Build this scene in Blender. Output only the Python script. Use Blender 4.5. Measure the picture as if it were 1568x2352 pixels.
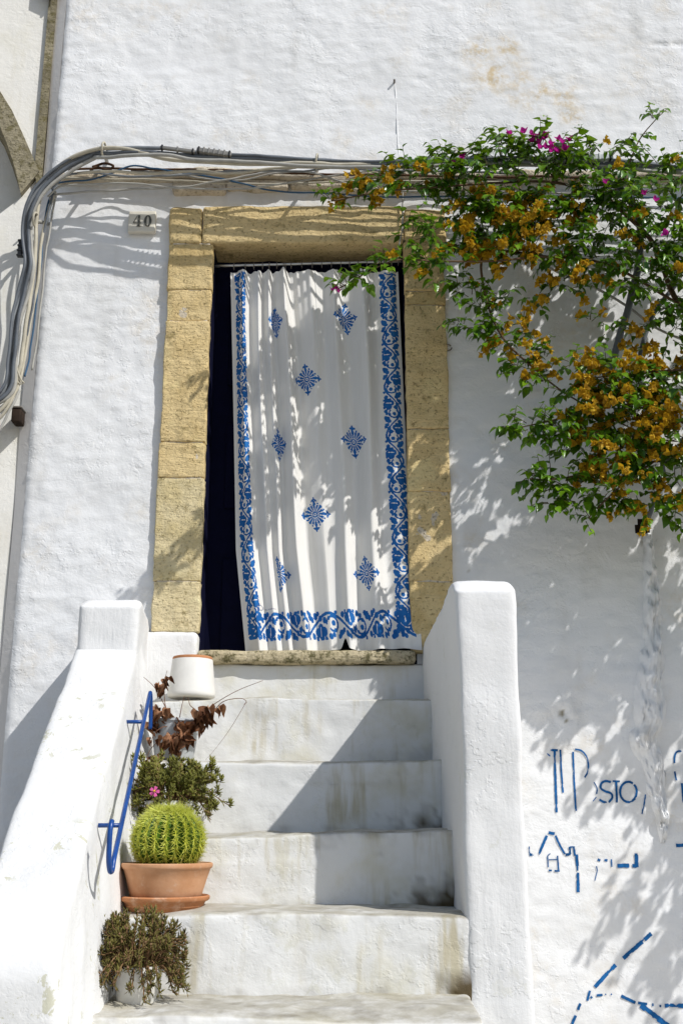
import bpy, bmesh, math, random
import numpy as np
from mathutils import Vector, Matrix

random.seed(7); rng = np.random.default_rng(11)
for o in list(bpy.data.objects): bpy.data.objects.remove(o)
scene = bpy.context.scene
C = scene.collection

# ------------------------------------------------------------------ camera
D = 4.5            # metres from the camera to the house front
E = 1.55           # eye height
TH = math.radians(16.06); F = 2510.0     # pitch, focal length in units of a 1568 x 2352 picture
cam_d = bpy.data.cameras.new('camera'); cam = bpy.data.objects.new('camera', cam_d); C.objects.link(cam)
cam.location = (0, -D, E); cam.rotation_euler = (math.pi/2 + TH, 0, 0)
cam_d.sensor_fit = 'VERTICAL'; cam_d.sensor_height = 36; cam_d.lens = 36*F/2352
cam_d.clip_end = 500; cam_d.clip_start = 0.05
scene.camera = cam
# ------------------------------------------------------------------ light
SUN = Vector((1.28, -1.0, 1.6)).normalized()     # towards the sun
elev = math.asin(SUN.z); azim = math.atan2(SUN.x, SUN.y)
w = bpy.data.worlds.new('World'); scene.world = w; w.use_nodes = True
nt = w.node_tree; nt.nodes.clear()
sky = nt.nodes.new('ShaderNodeTexSky'); sky.sky_type = 'NISHITA'; sky.sun_disc = False
sky.sun_elevation = elev; sky.sun_rotation = azim
bg = nt.nodes.new('ShaderNodeBackground'); bg.inputs[1].default_value = 0.105
wo = nt.nodes.new('ShaderNodeOutputWorld')
nt.links.new(sky.outputs[0], bg.inputs[0]); nt.links.new(bg.outputs[0], wo.inputs[0])
sd = bpy.data.lights.new('sun', 'SUN'); so = bpy.data.objects.new('sun', sd); C.objects.link(so)
sd.energy = 4.0; sd.angle = math.radians(0.53); sd.color = (1.0, 0.975, 0.935)
so.rotation_euler = (-SUN).to_track_quat('-Z', 'Y').to_euler(); so.location = (6, -6, 9)
scene.view_settings.view_transform = 'Standard'; scene.view_settings.look = 'None'
scene.view_settings.exposure = -0.03; scene.view_settings.gamma = 1
scene.render.engine = 'CYCLES'
scene.cycles.max_bounces = 6; scene.cycles.diffuse_bounces = 4; scene.cycles.glossy_bounces = 2

# ------------------------------------------------------------------ pixel -> place
ct, st = math.cos(TH), math.sin(TH)
def ray(px, py):
    u = px-784.0; v = 1176.0-py
    return Vector((u, F*ct - v*st, F*st + v*ct))
def P(px, py, d):                       # d: distance from the camera along the ground, 1 = house front
    r = ray(px, py); r *= d*D/r.y
    return Vector((r.x, r.y-D, r.z+E))
def W(px, py): return P(px, py, 1.0)    # a point on the house front
def WB(px, py, b): return P(px, py, 1-b/D)   # b metres in front of the house front
def H(h): return h*D+E

# ------------------------------------------------------------------ noise (numpy)
def _h(ix, iy, iz, s):
    n = (ix.astype(np.int64)*374761393 + iy.astype(np.int64)*668265263 + iz.astype(np.int64)*1274126177 + s*951274213) & 0xffffffff
    n = ((n ^ (n >> 13))*1274126177) & 0xffffffff
    n = n ^ (n >> 16)
    return (n & 0xffff)/32767.5-1.0
def vnoise(p, s=0):
    i = np.floor(p).astype(np.int64); f = p-i; u = f*f*f*(f*(f*6-15)+10)
    x, y, z = i[:, 0], i[:, 1], i[:, 2]; a, b, c = u[:, 0], u[:, 1], u[:, 2]
    r = 0
    for dx in (0, 1):
        for dy in (0, 1):
            for dz in (0, 1):
                wt = (a if dx else 1-a)*(b if dy else 1-b)*(c if dz else 1-c)
                r = r + wt*_h(x+dx, y+dy, z+dz, s)
    return r
def fbm(p, scale, octv=4, s=0, gain=.5):
    p = np.asarray(p, float)*scale; r = 0; a = 1.0
    for k in range(octv):
        r = r + a*vnoise(p*(2.03**k)+17.3*k, s+k); a *= gain
    return r

# ------------------------------------------------------------------ objects
def mesh_obj(name, verts, faces, mat, parent=None, base=None, smooth=True, attrs=None, autosharp=None):
    """one mesh object; verts in world metres; stored relative to its parent's place or its own base"""
    v = np.asarray(verts, dtype=np.float64)
    off = Vector((0, 0, 0))
    if parent is not None: off = wloc[parent.name]
    elif base is not None: off = Vector(base)
    v = v-np.array(off)
    me = bpy.data.meshes.new(name)
    if isinstance(faces, np.ndarray):
        n, k = faces.shape
        me.vertices.add(len(v)); me.vertices.foreach_set('co', v.ravel())
        me.loops.add(n*k); me.loops.foreach_set('vertex_index', faces.astype(np.int32).ravel())
        me.polygons.add(n); me.polygons.foreach_set('loop_start', np.arange(0, n*k, k, dtype=np.int32))
        me.update(calc_edges=True); me.validate()
    else:
        me.from_pydata([tuple(x) for x in v], [], faces)
    me.polygons.foreach_set('use_smooth', [bool(smooth)]*len(me.polygons))
    if attrs:
        for k, a in attrs.items():
            at = me.attributes.new(k, 'FLOAT', 'POINT'); at.data.foreach_set('value', np.asarray(a, dtype=np.float32))
    me.materials.append(mat)
    o = bpy.data.objects.new(name, me); C.objects.link(o)
    if parent is not None: o.parent = parent
    elif base is not None: o.location = off
    wloc[o.name] = off
    if autosharp: me.set_sharp_from_angle(angle=math.radians(autosharp))
    return o
wloc = {}
def tag(o, label, cat=None, group=None, kind=None):
    if label: o['label'] = label
    if cat: o['category'] = cat
    if group: o['group'] = group
    if kind: o['kind'] = kind
    return o
def thing(name, loc, label, cat, group=None):
    o = bpy.data.objects.new(name, None); C.objects.link(o); o.location = loc
    o.empty_display_size = .05
    wloc[o.name] = Vector(loc)
    return tag(o, label, cat, group)

def axis(lo, hi, r, res):
    n = max(2, int(round((hi-lo-2*r)/res))+1)
    return np.concatenate([[lo, lo+.2*r, lo+.5*r], np.linspace(lo+r, hi-r, n), [hi-.5*r, hi-.2*r, hi]])
def lump_box(lo, hi, r=.02, res=.02, amp=.004, scale=6, seed=0, warp=None, octv=4, amp2=0, scale2=1.5):
    """surface of a box with worn round edges and hand-made unevenness"""
    lo = np.array(lo, float); hi = np.array(hi, float)
    r = min(r, .45*float((hi-lo).min()))
    A = [axis(lo[k], hi[k], r, res) for k in range(3)]
    N = [len(a) for a in A]
    idx = {}; V = []; Fc = []
    def vid(i, j, k):
        t = (i, j, k); q = idx.get(t)
        if q is None: q = idx[t] = len(V); V.append((A[0][i], A[1][j], A[2][k]))
        return q
    for ax in range(3):
        a, b = [(1, 2), (2, 0), (0, 1)][ax]
        for side in (0, N[ax]-1):
            for i in range(N[a]-1):
                for j in range(N[b]-1):
                    q = []
                    for (di, dj) in ((0, 0), (1, 0), (1, 1), (0, 1)):
                        t = [0, 0, 0]; t[ax] = side; t[a] = i+di; t[b] = j+dj; q.append(vid(*t))
                    Fc.append(q if side else q[::-1])
    p = np.array(V); c = np.clip(p, lo+r, hi-r); n = p-c
    L = np.linalg.norm(n, axis=1, keepdims=True); n = n/np.maximum(L, 1e-9)
    p = c+n*r
    if amp: p = p+n*(amp*fbm(p+seed*3.7, scale, octv, seed))[:, None]
    if amp2: p = p+n*(amp2*fbm(p+seed*1.7, scale2, 2, seed+50))[:, None]
    if warp is not None: p = warp(p)
    return p, np.array(Fc)

def tube(pts, r, seg=8, cap=True, taper=None):
    pts = [Vector(p) for p in pts]; n = len(pts); V = []; Fc = []
    t0 = (pts[1]-pts[0]).normalized()
    up = Vector((0, 0, 1)) if abs(t0.z) < .9 else Vector((1, 0, 0))
    nrm = t0.cross(up).normalized()
    for i, p in enumerate(pts):
        t = (pts[min(i+1, n-1)]-pts[max(i-1, 0)])
        if t.length < 1e-9: t = t0.copy()
        t.normalize(); nrm = (nrm-t*nrm.dot(t))
        if nrm.length < 1e-6: nrm = t.orthogonal()
        nrm.normalize(); bn = t.cross(nrm)
        rr = r if taper is None else r*taper(i/(n-1))
        for k in range(seg):
            a = 2*math.pi*k/seg; V.append(p+nrm*(rr*math.cos(a))+bn*(rr*math.sin(a)))
    for i in range(n-1):
        for k in range(seg):
            a = i*seg+k; b = i*seg+(k+1) % seg; Fc.append((a, b, b+seg, a+seg))
    if cap: Fc.append(tuple(range(seg))[::-1]); Fc.append(tuple(range((n-1)*seg, n*seg)))
    return [tuple(v) for v in V], Fc
def crom(pts, n=8):
    p = [Vector(q) for q in pts]; p = [p[0]*2-p[1]]+p+[p[-1]*2-p[-2]]; out = []
    for i in range(1, len(p)-2):
        for k in range(n):
            t = k/n; a, b, c, d = p[i-1], p[i], p[i+1], p[i+2]
            out.append(.5*((2*b)+(c-a)*t+(2*a-5*b+4*c-d)*t*t+(3*b-a-3*c+d)*t**3))
    out.append(p[-2]); return out
class MB:
    def __init__(s): s.v = []; s.f = []
    def add(s, v, f):
        o = len(s.v); s.v += [tuple(x) for x in v]; s.f += [tuple(i+o for i in q) for q in f]; return s
def lathe(profile, cx, cy, cz, seg=56, wob=0, seed=0):
    V = []; Fc = []
    for (r, z) in profile:
        for k in range(seg):
            a = 2*math.pi*k/seg; q = r*(1+wob*math.sin(3*a+seed)*.5+wob*math.sin(5*a+seed*2)*.3)
            V.append((cx+q*math.cos(a), cy+q*math.sin(a), cz+z))
    for i in range(len(profile)-1):
        for k in range(seg):
            a = i*seg+k; b = i*seg+(k+1) % seg; Fc.append((a, b, b+seg, a+seg))
    Fc.append(tuple(range(seg))[::-1]); Fc.append(tuple(range((len(profile)-1)*seg, len(profile)*seg)))
    return V, Fc

# ------------------------------------------------------------------ materials
class NT:
    def __init__(s, name):
        s.m = bpy.data.materials.new(name); s.m.use_nodes = True; s.t = s.m.node_tree; s.t.nodes.clear()
        s.out = s.n('ShaderNodeOutputMaterial'); s.co = s.n('ShaderNodeTexCoord')
        s.geo = s.n('ShaderNodeNewGeometry'); s.pos = s.geo.outputs['Position']
    def n(s, ty, **kw):
        x = s.t.nodes.new(ty)
        for k, v in kw.items(): setattr(x, k, v)
        return x
    def l(s, a, b): s.t.links.new(a, b)
    def setin(s, node, i, v):
        if hasattr(v, 'is_linked') or isinstance(v, bpy.types.NodeSocket): s.l(v, node.inputs[i])
        else:
            if isinstance(v, (tuple, list)) and len(v) == 3 and node.inputs[i].type == 'RGBA': v = (*v, 1)
            node.inputs[i].default_value = v
    def noise(s, scale, detail=4, rough=.55, vec=None, stretch=None, dist=0):
        x = s.n('ShaderNodeTexNoise'); x.inputs['Scale'].default_value = scale; x.inputs['Detail'].default_value = detail
        x.inputs['Roughness'].default_value = rough; x.inputs['Distortion'].default_value = dist
        v = vec or s.pos
        if stretch:
            mp = s.n('ShaderNodeVectorMath', operation='MULTIPLY'); s.l(v, mp.inputs[0]); mp.inputs[1].default_value = stretch; v = mp.outputs[0]
        s.l(v, x.inputs['Vector']); return x.outputs['Fac']
    def ramp(s, fac, a, b, ca=0., cb=1.):
        x = s.n('ShaderNodeMapRange'); x.interpolation_type = 'SMOOTHSTEP'; s.setin(x, 0, fac)
        x.inputs[1].default_value = a; x.inputs[2].default_value = b; x.inputs[3].default_value = ca; x.inputs[4].default_value = cb
        return x.outputs[0]
    def math(s, op, a, b=0.):
        x = s.n('ShaderNodeMath', operation=op); s.setin(x, 0, a); s.setin(x, 1, b); return x.outputs[0]
    def mix(s, fac, a, b, mode='MIX'):
        x = s.n('ShaderNodeMix', data_type='RGBA', blend_type=mode); x.clamp_factor = True
        s.setin(x, 0, fac); s.setin(x, 6, a); s.setin(x, 7, b); return x.outputs[2]
    def attr(s, name):
        x = s.n('ShaderNodeAttribute'); x.attribute_name = name; return x.outputs['Fac']
    def bump(s, h, dist, strength=1., prev=None):
        x = s.n('ShaderNodeBump'); x.inputs['Strength'].default_value = strength; x.inputs['Distance'].default_value = dist
        s.l(h, x.inputs['Height'])
        if prev is not None: s.l(prev, x.inputs['Normal'])
        return x.outputs[0]
    def bsdf(s, col, rough=.8, spec=.3, normal=None, metal=0., **kw):
        x = s.n('ShaderNodeBsdfPrincipled'); s.setin(x, 'Base Color', col); s.setin(x, 'Roughness', rough)
        x.inputs['Specular IOR Level'].default_value = spec; s.setin(x, 'Metallic', metal)
        if normal is not None: s.l(normal, x.inputs['Normal'])
        for k, v in kw.items(): s.setin(x, k, v)
        return x.outputs[0]
    def done(s, sh): s.l(sh, s.out.inputs[0]); return s.m

def plaster(name, col=(.80, .80, .80), relief=1., stain=None, wallattr=False, algae=0., tread=0., chips=0., smoothbrush=False):
    a = NT(name)
    big = a.noise(1.1, 2); mid = a.noise(9, 3, .6); fine = a.noise(60, 3, .7)
    c = a.mix(a.ramp(big, .35, .68), col, tuple(x*y for x, y in zip(col, (.955, .955, .95))))
    c = a.mix(a.ramp(mid, .55, .78, 0, .30), c, tuple(x*y for x, y in zip(col, (.90, .895, .87))))
    if algae:
        streak = a.noise(14, 4, .6, stretch=(1, 1, .10))
        patch = a.noise(2.6, 4, .6)
        m = a.math('MULTIPLY', a.ramp(streak, .50, .70), a.ramp(patch, .42, .62))
        c = a.mix(a.math('MULTIPLY', m, .75*algae), c, (.46, .40, .24))
        m2 = a.ramp(a.noise(3.7, 4, .65), .48, .68, 0, .6*algae)
        c = a.mix(m2, c, (.62, .59, .46))
    if chips:
        m = a.ramp(a.noise(15, 5, .7, dist=.4), .585, .62, 0, 1)
        m = a.math('MULTIPLY', m, a.ramp(a.noise(2.9, 2), .50, .60))
        c = a.mix(a.math('MULTIPLY', m, chips), c, (.52, .51, .38))
    if tread:
        sx = a.n('ShaderNodeSeparateXYZ'); a.l(a.geo.outputs['True Normal'], sx.inputs[0])
        up = a.ramp(sx.outputs[2], .35, .9)
        dirt = a.ramp(a.noise(11, 5, .7), .25, .62, .35, 1)
        c = a.mix(a.math('MULTIPLY', a.math('MULTIPLY', up, dirt), tread), c, (.33, .30, .22))
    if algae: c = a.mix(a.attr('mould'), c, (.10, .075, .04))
    if wallattr:
        c = a.mix(a.math('MULTIPLY', a.attr('stain'), a.ramp(a.noise(24, 5, .7), .38, .66, .10, 1)), c, (.60, .48, .30))
        c = a.mix(a.attr('grime'), c, (.30, .27, .20))
    # trowel marks, flakes and grit
    calm = a.ramp(a.noise(1.6, 2), .36, .66, .25, 1.1)      # some areas trowelled smooth, some left rough
    n1 = a.bump(a.math('MULTIPLY', mid, calm), .0055*relief, 1.0)
    flake = a.math('MULTIPLY', a.ramp(a.noise(15, 4, .66), .50, .56), a.ramp(a.noise(2.7, 2), .45, .62))
    n2 = a.bump(flake, .0008*relief, 1.0, n1)
    tro = a.noise(22, 3, .6, stretch=(.55, 1, 1), dist=.8) if not smoothbrush else a.noise(30, 4, .6, stretch=(1.6, 1.6, .22))
    n3 = a.bump(a.math('MULTIPLY', tro, calm), .0036*relief, 1.0, n2)
    n4 = a.bump(fine, .0020*relief, 1.0, n3)
    return a.done(a.bsdf(c, .88, .15, n4))

M = {}
M['wall'] = plaster('whitewashed_wall', (.79, .795, .80), .85, wallattr=True)
M['parapet'] = plaster('whitewashed_parapet', (.77, .77, .765), .7, chips=.22, smoothbrush=True)
M['slope'] = plaster('whitewashed_slope', (.76, .76, .75), .6, chips=.8)
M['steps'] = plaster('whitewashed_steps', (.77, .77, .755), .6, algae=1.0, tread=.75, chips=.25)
M['neighbour'] = plaster('old_cream_whitewash', (.74, .725, .68), .8, algae=.5)
M['chamfer'] = plaster('grey_corner_plaster', (.70, .675, .65), .35)

def stone(name, col, col2, moss=0., relief=1.):
    a = NT(name)
    n = a.noise(7, 4, .65); f = a.noise(45, 4, .75); g = a.noise(150, 2, .7)
    tool = a.noise(60, 3, .6, stretch=(.22, 1, 1.0), dist=.6)
    oi = a.n('ShaderNodeObjectInfo')
    c = a.mix(a.ramp(n, .33, .68), col, col2)
    c = a.mix(a.ramp(oi.outputs['Random'], .0, 1.0, 0, .55), c, tuple(min(.8, x*k) for x, k in zip(col, (1.08, 1.08, 1.12))))
    pit = a.ramp(a.noise(85, 3, .6), .60, .68)
    c = a.mix(a.math('MULTIPLY', pit, .6), c, tuple(x*.45 for x in col2))
    c = a.mix(a.ramp(f, .52, .72, 0, .55), c, tuple(x*.62 for x in col2))
    c = a.mix(a.ramp(a.noise(4.2, 4, .6), .58, .70, 0, .6), c, tuple(min(.8, x*1.25) for x in col))
    c = a.mix(a.ramp(a.noise(13, 5, .75), .56, .70, 0, .75), c, (.24, .185, .075))
    if moss:
        c = a.mix(a.ramp(a.noise(26, 5, .75), .46, .62, 0, moss), c, (.13, .115, .055))
    n1 = a.bump(n, .010*relief); n2 = a.bump(tool, .0065*relief, 1, n1); n3 = a.bump(a.math('SUBTRACT', f, a.math('MULTIPLY', pit, .5)), .006*relief, 1, n2); n4 = a.bump(g, .0022*relief, 1, n3)
    return a.done(a.bsdf(c, .92, .1, n4))
M['stone'] = stone('ochre_limestone', (.68, .53, .275), (.53, .385, .165))
M['stone2'] = stone('pale_limestone', (.69, .585, .355), (.58, .475, .25))
M['sill'] = stone('mossy_threshold_stone', (.55, .47, .31), (.42, .35, .20), moss=.95)
M['course'] = stone('limed_stone_course', (.64, .57, .45), (.52, .43, .30))
M['mossband'] = stone('weathered_band', (.30, .265, .18), (.17, .15, .10), moss=.8)

def plain(name, col, rough=.5, spec=.4, var=.12, bump=.0006, bscale=60, metal=0., attr=None, col2=None):
    a = NT(name)
    c = col
    dk = tuple(x*(1-var*2) for x in col)
    c = a.mix(a.ramp(a.noise(bscale*.25, 5, .65), .35, .72), col, dk)
    if col2 is not None: c = a.mix(a.ramp(a.noise(bscale*.6, 5, .7), .50, .66), c, col2)
    return a.done(a.bsdf(c, rough, spec, a.bump(a.noise(bscale, 4, .6), bump), metal))
M['navy'] = plain('navy_door_paint', (.0022, .003, .020), .8, .12)
M['blue_rail'] = plain('blue_enamel', (.006, .062, .27), .35, .45, var=.15)
M['blue_paint'] = plain('blue_wall_paint', (.012, .125, .36), .8, .15, var=.25)
M['terracotta'] = plain('terracotta', (.56, .25, .115), .8, .2, var=.13, bump=.0008, bscale=40)
M['terracotta_saucer'] = plain('terracotta_saucer', (.52, .23, .105), .8, .15, var=.16, bump=.001, bscale=34, col2=(.60, .36, .23))
M['white_pot'] = plain('white_ceramic', (.78, .765, .72), .5, .35, var=.06, bscale=30)
M['bucket'] = plain('grey_plastic', (.55, .58, .60), .5, .4, var=.08)
M['soil'] = plain('soil', (.06, .04, .025), .95, .1, var=.3, bump=.01, bscale=90)
M['steel'] = plain('galvanised_steel', (.60, .60, .58), .38, .5, metal=.8)
M['iron'] = plain('dull_iron', (.22, .20, .18), .6, .4, metal=.3)
M['rust'] = plain('rusty_wire', (.10, .05, .025), .85, .2, var=.25)
M['darkbrown'] = plain('dark_brown', (.045, .030, .022), .9, .15, var=.3)
M['cab_tan'] = plain('tan_cable', (.52, .48, .38), .6, .35, var=.12)
M['cab_grey'] = plain('grey_cable', (.25, .27, .29), .5, .4, var=.15)
M['cab_dark'] = plain('dark_cable', (.13, .145, .165), .5, .4, var=.15)
M['cab_light'] = plain('light_grey_cable', (.40, .39, .355), .6, .35, var=.12)
M['cab_blue'] = plain('blue_cable', (.035, .10, .19), .5, .4)
M['black'] = plain('black_plastic', (.015, .015, .016), .5, .4)
M['boxgrey'] = plain('grey_box_plastic', (.22, .215, .20), .5, .4)
M['plaque'] = plain('cream_tile', (.68, .64, .54), .45, .4, var=.04)
M['ink'] = plain('dark_grey_enamel', (.10, .10, .085), .6, .3)
M['white_mark'] = plain('faint_ink', (.28, .30, .36), .9, .1)
M['ground'] = stone('pale_paving', (.42, .39, .34), (.33, .305, .265), relief=.6)
M['bark'] = plain('vine_bark', (.16, .105, .065), .9, .1, var=.25, bump=.004, bscale=70)
M['bush_stem'] = plain('reddish_stem', (.26, .15, .075), .8, .2, var=.2)
M['twig'] = plain('green_brown_twig', (.12, .10, .045), .8, .2, var=.2)
M['dead_stem'] = plain('dead_stem', (.20, .10, .06), .85, .1, var=.2)

def leafmat(name, stops, trans=.3, rough=.4, spec=.4, tcol=None, vein=0.):
    """stops: colours the per-leaf tint 0..1 runs through"""
    a = NT(name); r = a.n('ShaderNodeValToRGB'); e = r.color_ramp.elements
    e[0].position = 0; e[0].color = (*stops[0], 1); e[1].position = 1; e[1].color = (*stops[-1], 1)
    for i, s in enumerate(stops[1:-1]):
        x = e.new((i+1)/(len(stops)-1)); x.color = (*s, 1)
    a.l(a.attr('tint'), r.inputs[0])
    c = a.mix(a.ramp(a.noise(70, 3), .4, .7, 0, .35), r.outputs[0], tuple(x*.6 for x in stops[0]))
    b = a.bsdf(c, rough, spec, a.bump(a.noise(120, 3), .001))
    t = a.n('ShaderNodeBsdfTranslucent')
    a.l(a.mix(.5, c, tcol or tuple(min(1, x*2) for x in stops[-1])), t.inputs[0])
    mx = a.n('ShaderNodeMixShader'); mx.inputs[0].default_value = trans
    a.l(b, mx.inputs[1]); a.l(t.outputs[0], mx.inputs[2])
    return a.done(mx.outputs[0])
M['leaf'] = leafmat('bougainvillea_leaf', [(.012, .044, .003), (.042, .125, .005), (.105, .235, .008), (.19, .34, .012)], .24, .30, .45, (.26, .44, .01))
M['bract_dry'] = leafmat('dry_golden_bract', [(.26, .13, .008), (.48, .285, .012), (.67, .44, .022), (.76, .57, .11)], .32, .6, .25, (.80, .46, .02))
M['bract_pink'] = leafmat('magenta_bract', [(.32, .006, .16), (.48, .012, .30), (.55, .03, .34)], .35, .6, .2, (.8, .03, .45))
M['dead_leaf'] = leafmat('dead_brown_leaf', [(.09, .035, .016), (.22, .095, .045), (.42, .22, .12)], .15, .7, .25, (.35, .14, .05))
M['bush_leaf'] = leafmat('purslane_leaf', [(.09, .085, .018), (.17, .175, .03), (.25, .26, .045), (.36, .24, .12)], .2, .5, .3)
M['bush_dry'] = leafmat('dry_purslane_leaf', [(.07, .05, .016), (.13, .115, .028), (.21, .19, .045), (.30, .165, .11)], .15, .6, .25)
M['cactus'] = plain('cactus_skin', (.070, .16, .010), .5, .3, var=.2, bscale=50)
M['spine'] = leafmat('yellow_spine', [(.24, .13, .02), (.52, .46, .05), (.74, .78, .09), (.86, .90, .26)], .25, .5, .3)

# =================================================================== SETTING
gx = 30.
g = mesh_obj('ground', [(-gx, -gx, 0), (gx, -gx, 0), (gx, gx, 0), (-gx, gx, 0)], [(0, 1, 2, 3)], M['ground'])
tag(g, 'pale stone paved street in front of the house', kind='structure')

# ------------------------------------------------------------------- house
house = thing('house', (0, 0, 0), 'whitewashed house front with ochre stone doorway and blue painted words', 'house')
XL, XR = -.303*D, 4.2                     # left corner of the front, right end
ZT = 6.6
# door opening
OX0, OX1 = -.131*D, .0635*D
OZ0, OZ1 = H(.150), H(.574)
def wall_y(x, z):
    """unevenness of the front: negative comes forward"""
    p = np.stack([np.asarray(x, float), np.zeros(np.shape(x)), np.asarray(z, float)], 1)
    y = .010*fbm(p, 1.3, 3, 3)+.0036*fbm(p*np.array([.9, 1, 1.05]), 5.0, 4, 9)+.0020*fbm(p*np.array([.7, 1, 1.2]), 28, 3, 21)
    # long shallow course line high on the right, shallow dips
    a = W(1275, 92); m = np.exp(-((p[:, 2]-a.z-.02*np.sin(p[:, 0]*3))/.012)**2)*(1/(1+np.exp(-(p[:, 0]-a.x)*30)))*(fbm(p, 6, 2, 5) > -.1)
    y = y+.010*m
    # rough broken patch right of the stair wall
    b = W(1290, 1640); q = np.exp(-(((p[:, 0]-b.x)/.10)**2+((p[:, 2]-b.z)/.05)**2)); y = y+.022*q*fbm(p, 22, 3, 8)
    return y
gx0 = np.arange(XL, 2.05, .0125); gxs = np.concatenate([gx0, np.linspace(2.1, XR, 24)])
gz0 = np.arange(.0, 5.95, .0125); gzs = np.concatenate([gz0, np.linspace(6.0, ZT, 8)])
XX, ZZ = np.meshgrid(gxs, gzs); xf, zf = XX.ravel(), ZZ.ravel()
yf = wall_y(xf, zf)
edge = np.clip((xf-XL)/.03, 0, 1); yf = yf+(1-edge)**2*.012          # worn corner
nx, nz = len(gxs), len(gzs)
I = np.arange(nx*nz).reshape(nz, nx)
q = np.stack([I[:-1, :-1], I[:-1, 1:], I[1:, 1:], I[1:, :-1]], -1).reshape(-1, 4)
cx = xf[q].mean(1); cz = zf[q].mean(1)
keep = ~((cx > OX0-.03) & (cx < OX1+.03) & (cz > OZ0-.06) & (cz < OZ1+.02)); q = q[keep]
pw = np.stack([xf, yf, zf], 1)
hole = W(1474, 1222); pc = np.stack([cx, cx*0, cz], 1)[keep]
q = q[((pc[:, 0]-hole.x)/.026)**2+((pc[:, 2]-hole.z)/.045)**2 > 1+.8*fbm(pc, 30, 2, 71)]
# ochre weather stain high on the right; grime runs along the corner foot and under the cables
def blob(pts, rad):
    m = np.zeros(len(xf))
    for (px, py, k) in pts:
        a = W(px, py); m = np.maximum(m, np.exp(-(((xf-a.x)**2+(zf-a.z)**2)/(rad*k)**2)))
    return m
p3 = np.stack([xf, xf*0, zf], 1)
sn = fbm(p3, 7, 4, 31)
stain = np.clip(blob([(1100, 115, .8), (1160, 105, .7), (1130, 170, .8), (1190, 190, 1), (1240, 210, .8), (1290, 235, .8), (1310, 270, .7)], .095)*1.1+.42*sn-.12, 0, 1)*.95
s2 = np.clip(blob([(1380, 80, 2.5), (1450, 190, 2.2), (1330, 330, 2)], .12)*.5+.3*sn-.25, 0, 1)*.55
grime = np.clip(blob([(1472, 1226, .5), (1478, 1245, .4), (1075, 1312, .15), (1032, 800, .12), (1290, 1640, .3), (1300, 1655, .2)], .06)*1.5+.5*fbm(p3, 30, 3, 77)-.6, 0, 1)
grime = np.maximum(grime, np.clip(fbm(p3*np.array([1, 1, .25]), 9, 4, 91)*.5-.32, 0, 1)*.5)
runs = np.clip(fbm(p3*np.array([1, 1, .06]), 22, 3, 92)*.6-.22, 0, 1)*np.clip((H(.66)-zf)/.05, 0, 1)*np.clip((zf-H(.25))/1.5, 0, 1)
runs2 = np.clip(fbm(p3*np.array([1, 1, .05]), 17, 3, 93)*.6-.20, 0, 1)*np.clip((zf-H(.72))/.4, 0, 1)
grime = np.maximum(grime, .25*runs+.10*runs2)
foot = np.clip(1-zf/1.5, 0, 1)*np.clip(fbm(p3, 5, 4, 95)*.5+.1, 0, 1); grime = np.maximum(grime, .35*foot)
wall = mesh_obj('front_wall', pw, q, M['wall'], house, attrs={'stain': np.maximum(stain, s2), 'grime': grime})
# chamfered corner and the wall's return
mb = MB()
cw = .062
zz = np.arange(0, ZT+.01, .05)
for (dx, y0) in ((0, .012), (-cw*.87, .012+cw*.5), (-cw*.87-.008, .012+cw*.5+.02), (-cw*.87-.008, 5.0)):
    for z in zz: mb.v.append((XL+dx+.004*math.sin(z*3.1)*(dx < 0), y0+.003*math.sin(z*7), z))
k = len(zz)
for s in range(3):
    for i in range(k-1): mb.f.append((s*k+i, s*k+i+1, (s+1)*k+i+1, (s+1)*k+i))
mesh_obj('corner_strip', mb.v, mb.f, M['chamfer'], house, smooth=False)
# roof slab edge so the front is a real building
mesh_obj('roof_slab', *lump_box((XL-.06, .02, ZT), (XR, 5.0, ZT+.12), .03, .3, .004), M['wall'], house)

# ------------------------------------------------------------------- doorway stones
YF = -.024                                 # stone face stands proud of the plaster
def hz(py, b=.024): return WB(784, py, b).z
lx0, lx1 = -.1745*D, OX0
ys = [1452, 1335, 1097, 1015, 737, 665, 560]
for i in range(len(ys)-1):
    z0, z1 = hz(ys[i]), hz(ys[i+1])
    jx = random.uniform(-.007, .007)
    p, f = lump_box((lx0+jx, YF+random.uniform(-.004, .004), z0+.0015), (lx1+random.uniform(-.002, .002), .030, z1-.0015), .006, .014, .0035, 14, 40+i, amp2=.0015)
    mesh_obj('jamb_stone', p, f, M['stone2'] if i in (0, 1) else M['stone'], house)
rx0, rx1 = OX1, .1040*D
ys = [1500, 1335, 1128, 985, 700, 668, 556]
for i in range(len(ys)-1):
    z0, z1 = hz(ys[i]), hz(ys[i+1])
    p, f = lump_box((rx0+random.uniform(-.002, .002), YF+random.uniform(-.004, .004), z0+.0015), (rx1+random.uniform(-.006, .006), .030, z1-.0015), .006, .014, .0035, 14, 60+i, amp2=.0015)
    mesh_obj('jamb_stone', p, f, M['stone'], house)
zl0, zl1 = hz(560), hz(477)
for i, (a, b) in enumerate(((lx0-.004, WB(463, 520, .02).x), (WB(463, 520, .02).x+.004, WB(925, 520, .02).x), (WB(925, 520, .02).x+.005, .107*D))):
    p, f = lump_box((a, YF-.003*(i == 1), zl0+.004), (b, .19, zl1+(.0, .01, -.004)[i]), .013, .015, .0045, 8, 80+i, amp2=.004)
    mesh_obj('lintel_stone', p, f, M['stone'], house)
# mortar behind the joints
mesh_obj('mortar', *lump_box((lx0+.012, YF+.005, hz(1452)), (lx1-.012, .028, hz(556)), .004, .05, .001), M['course'], house)
mesh_obj('mortar', *lump_box((rx0+.012, YF+.005, hz(1495)), (rx1-.012, .028, hz(556)), .004, .05, .001), M['course'], house)
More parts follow.
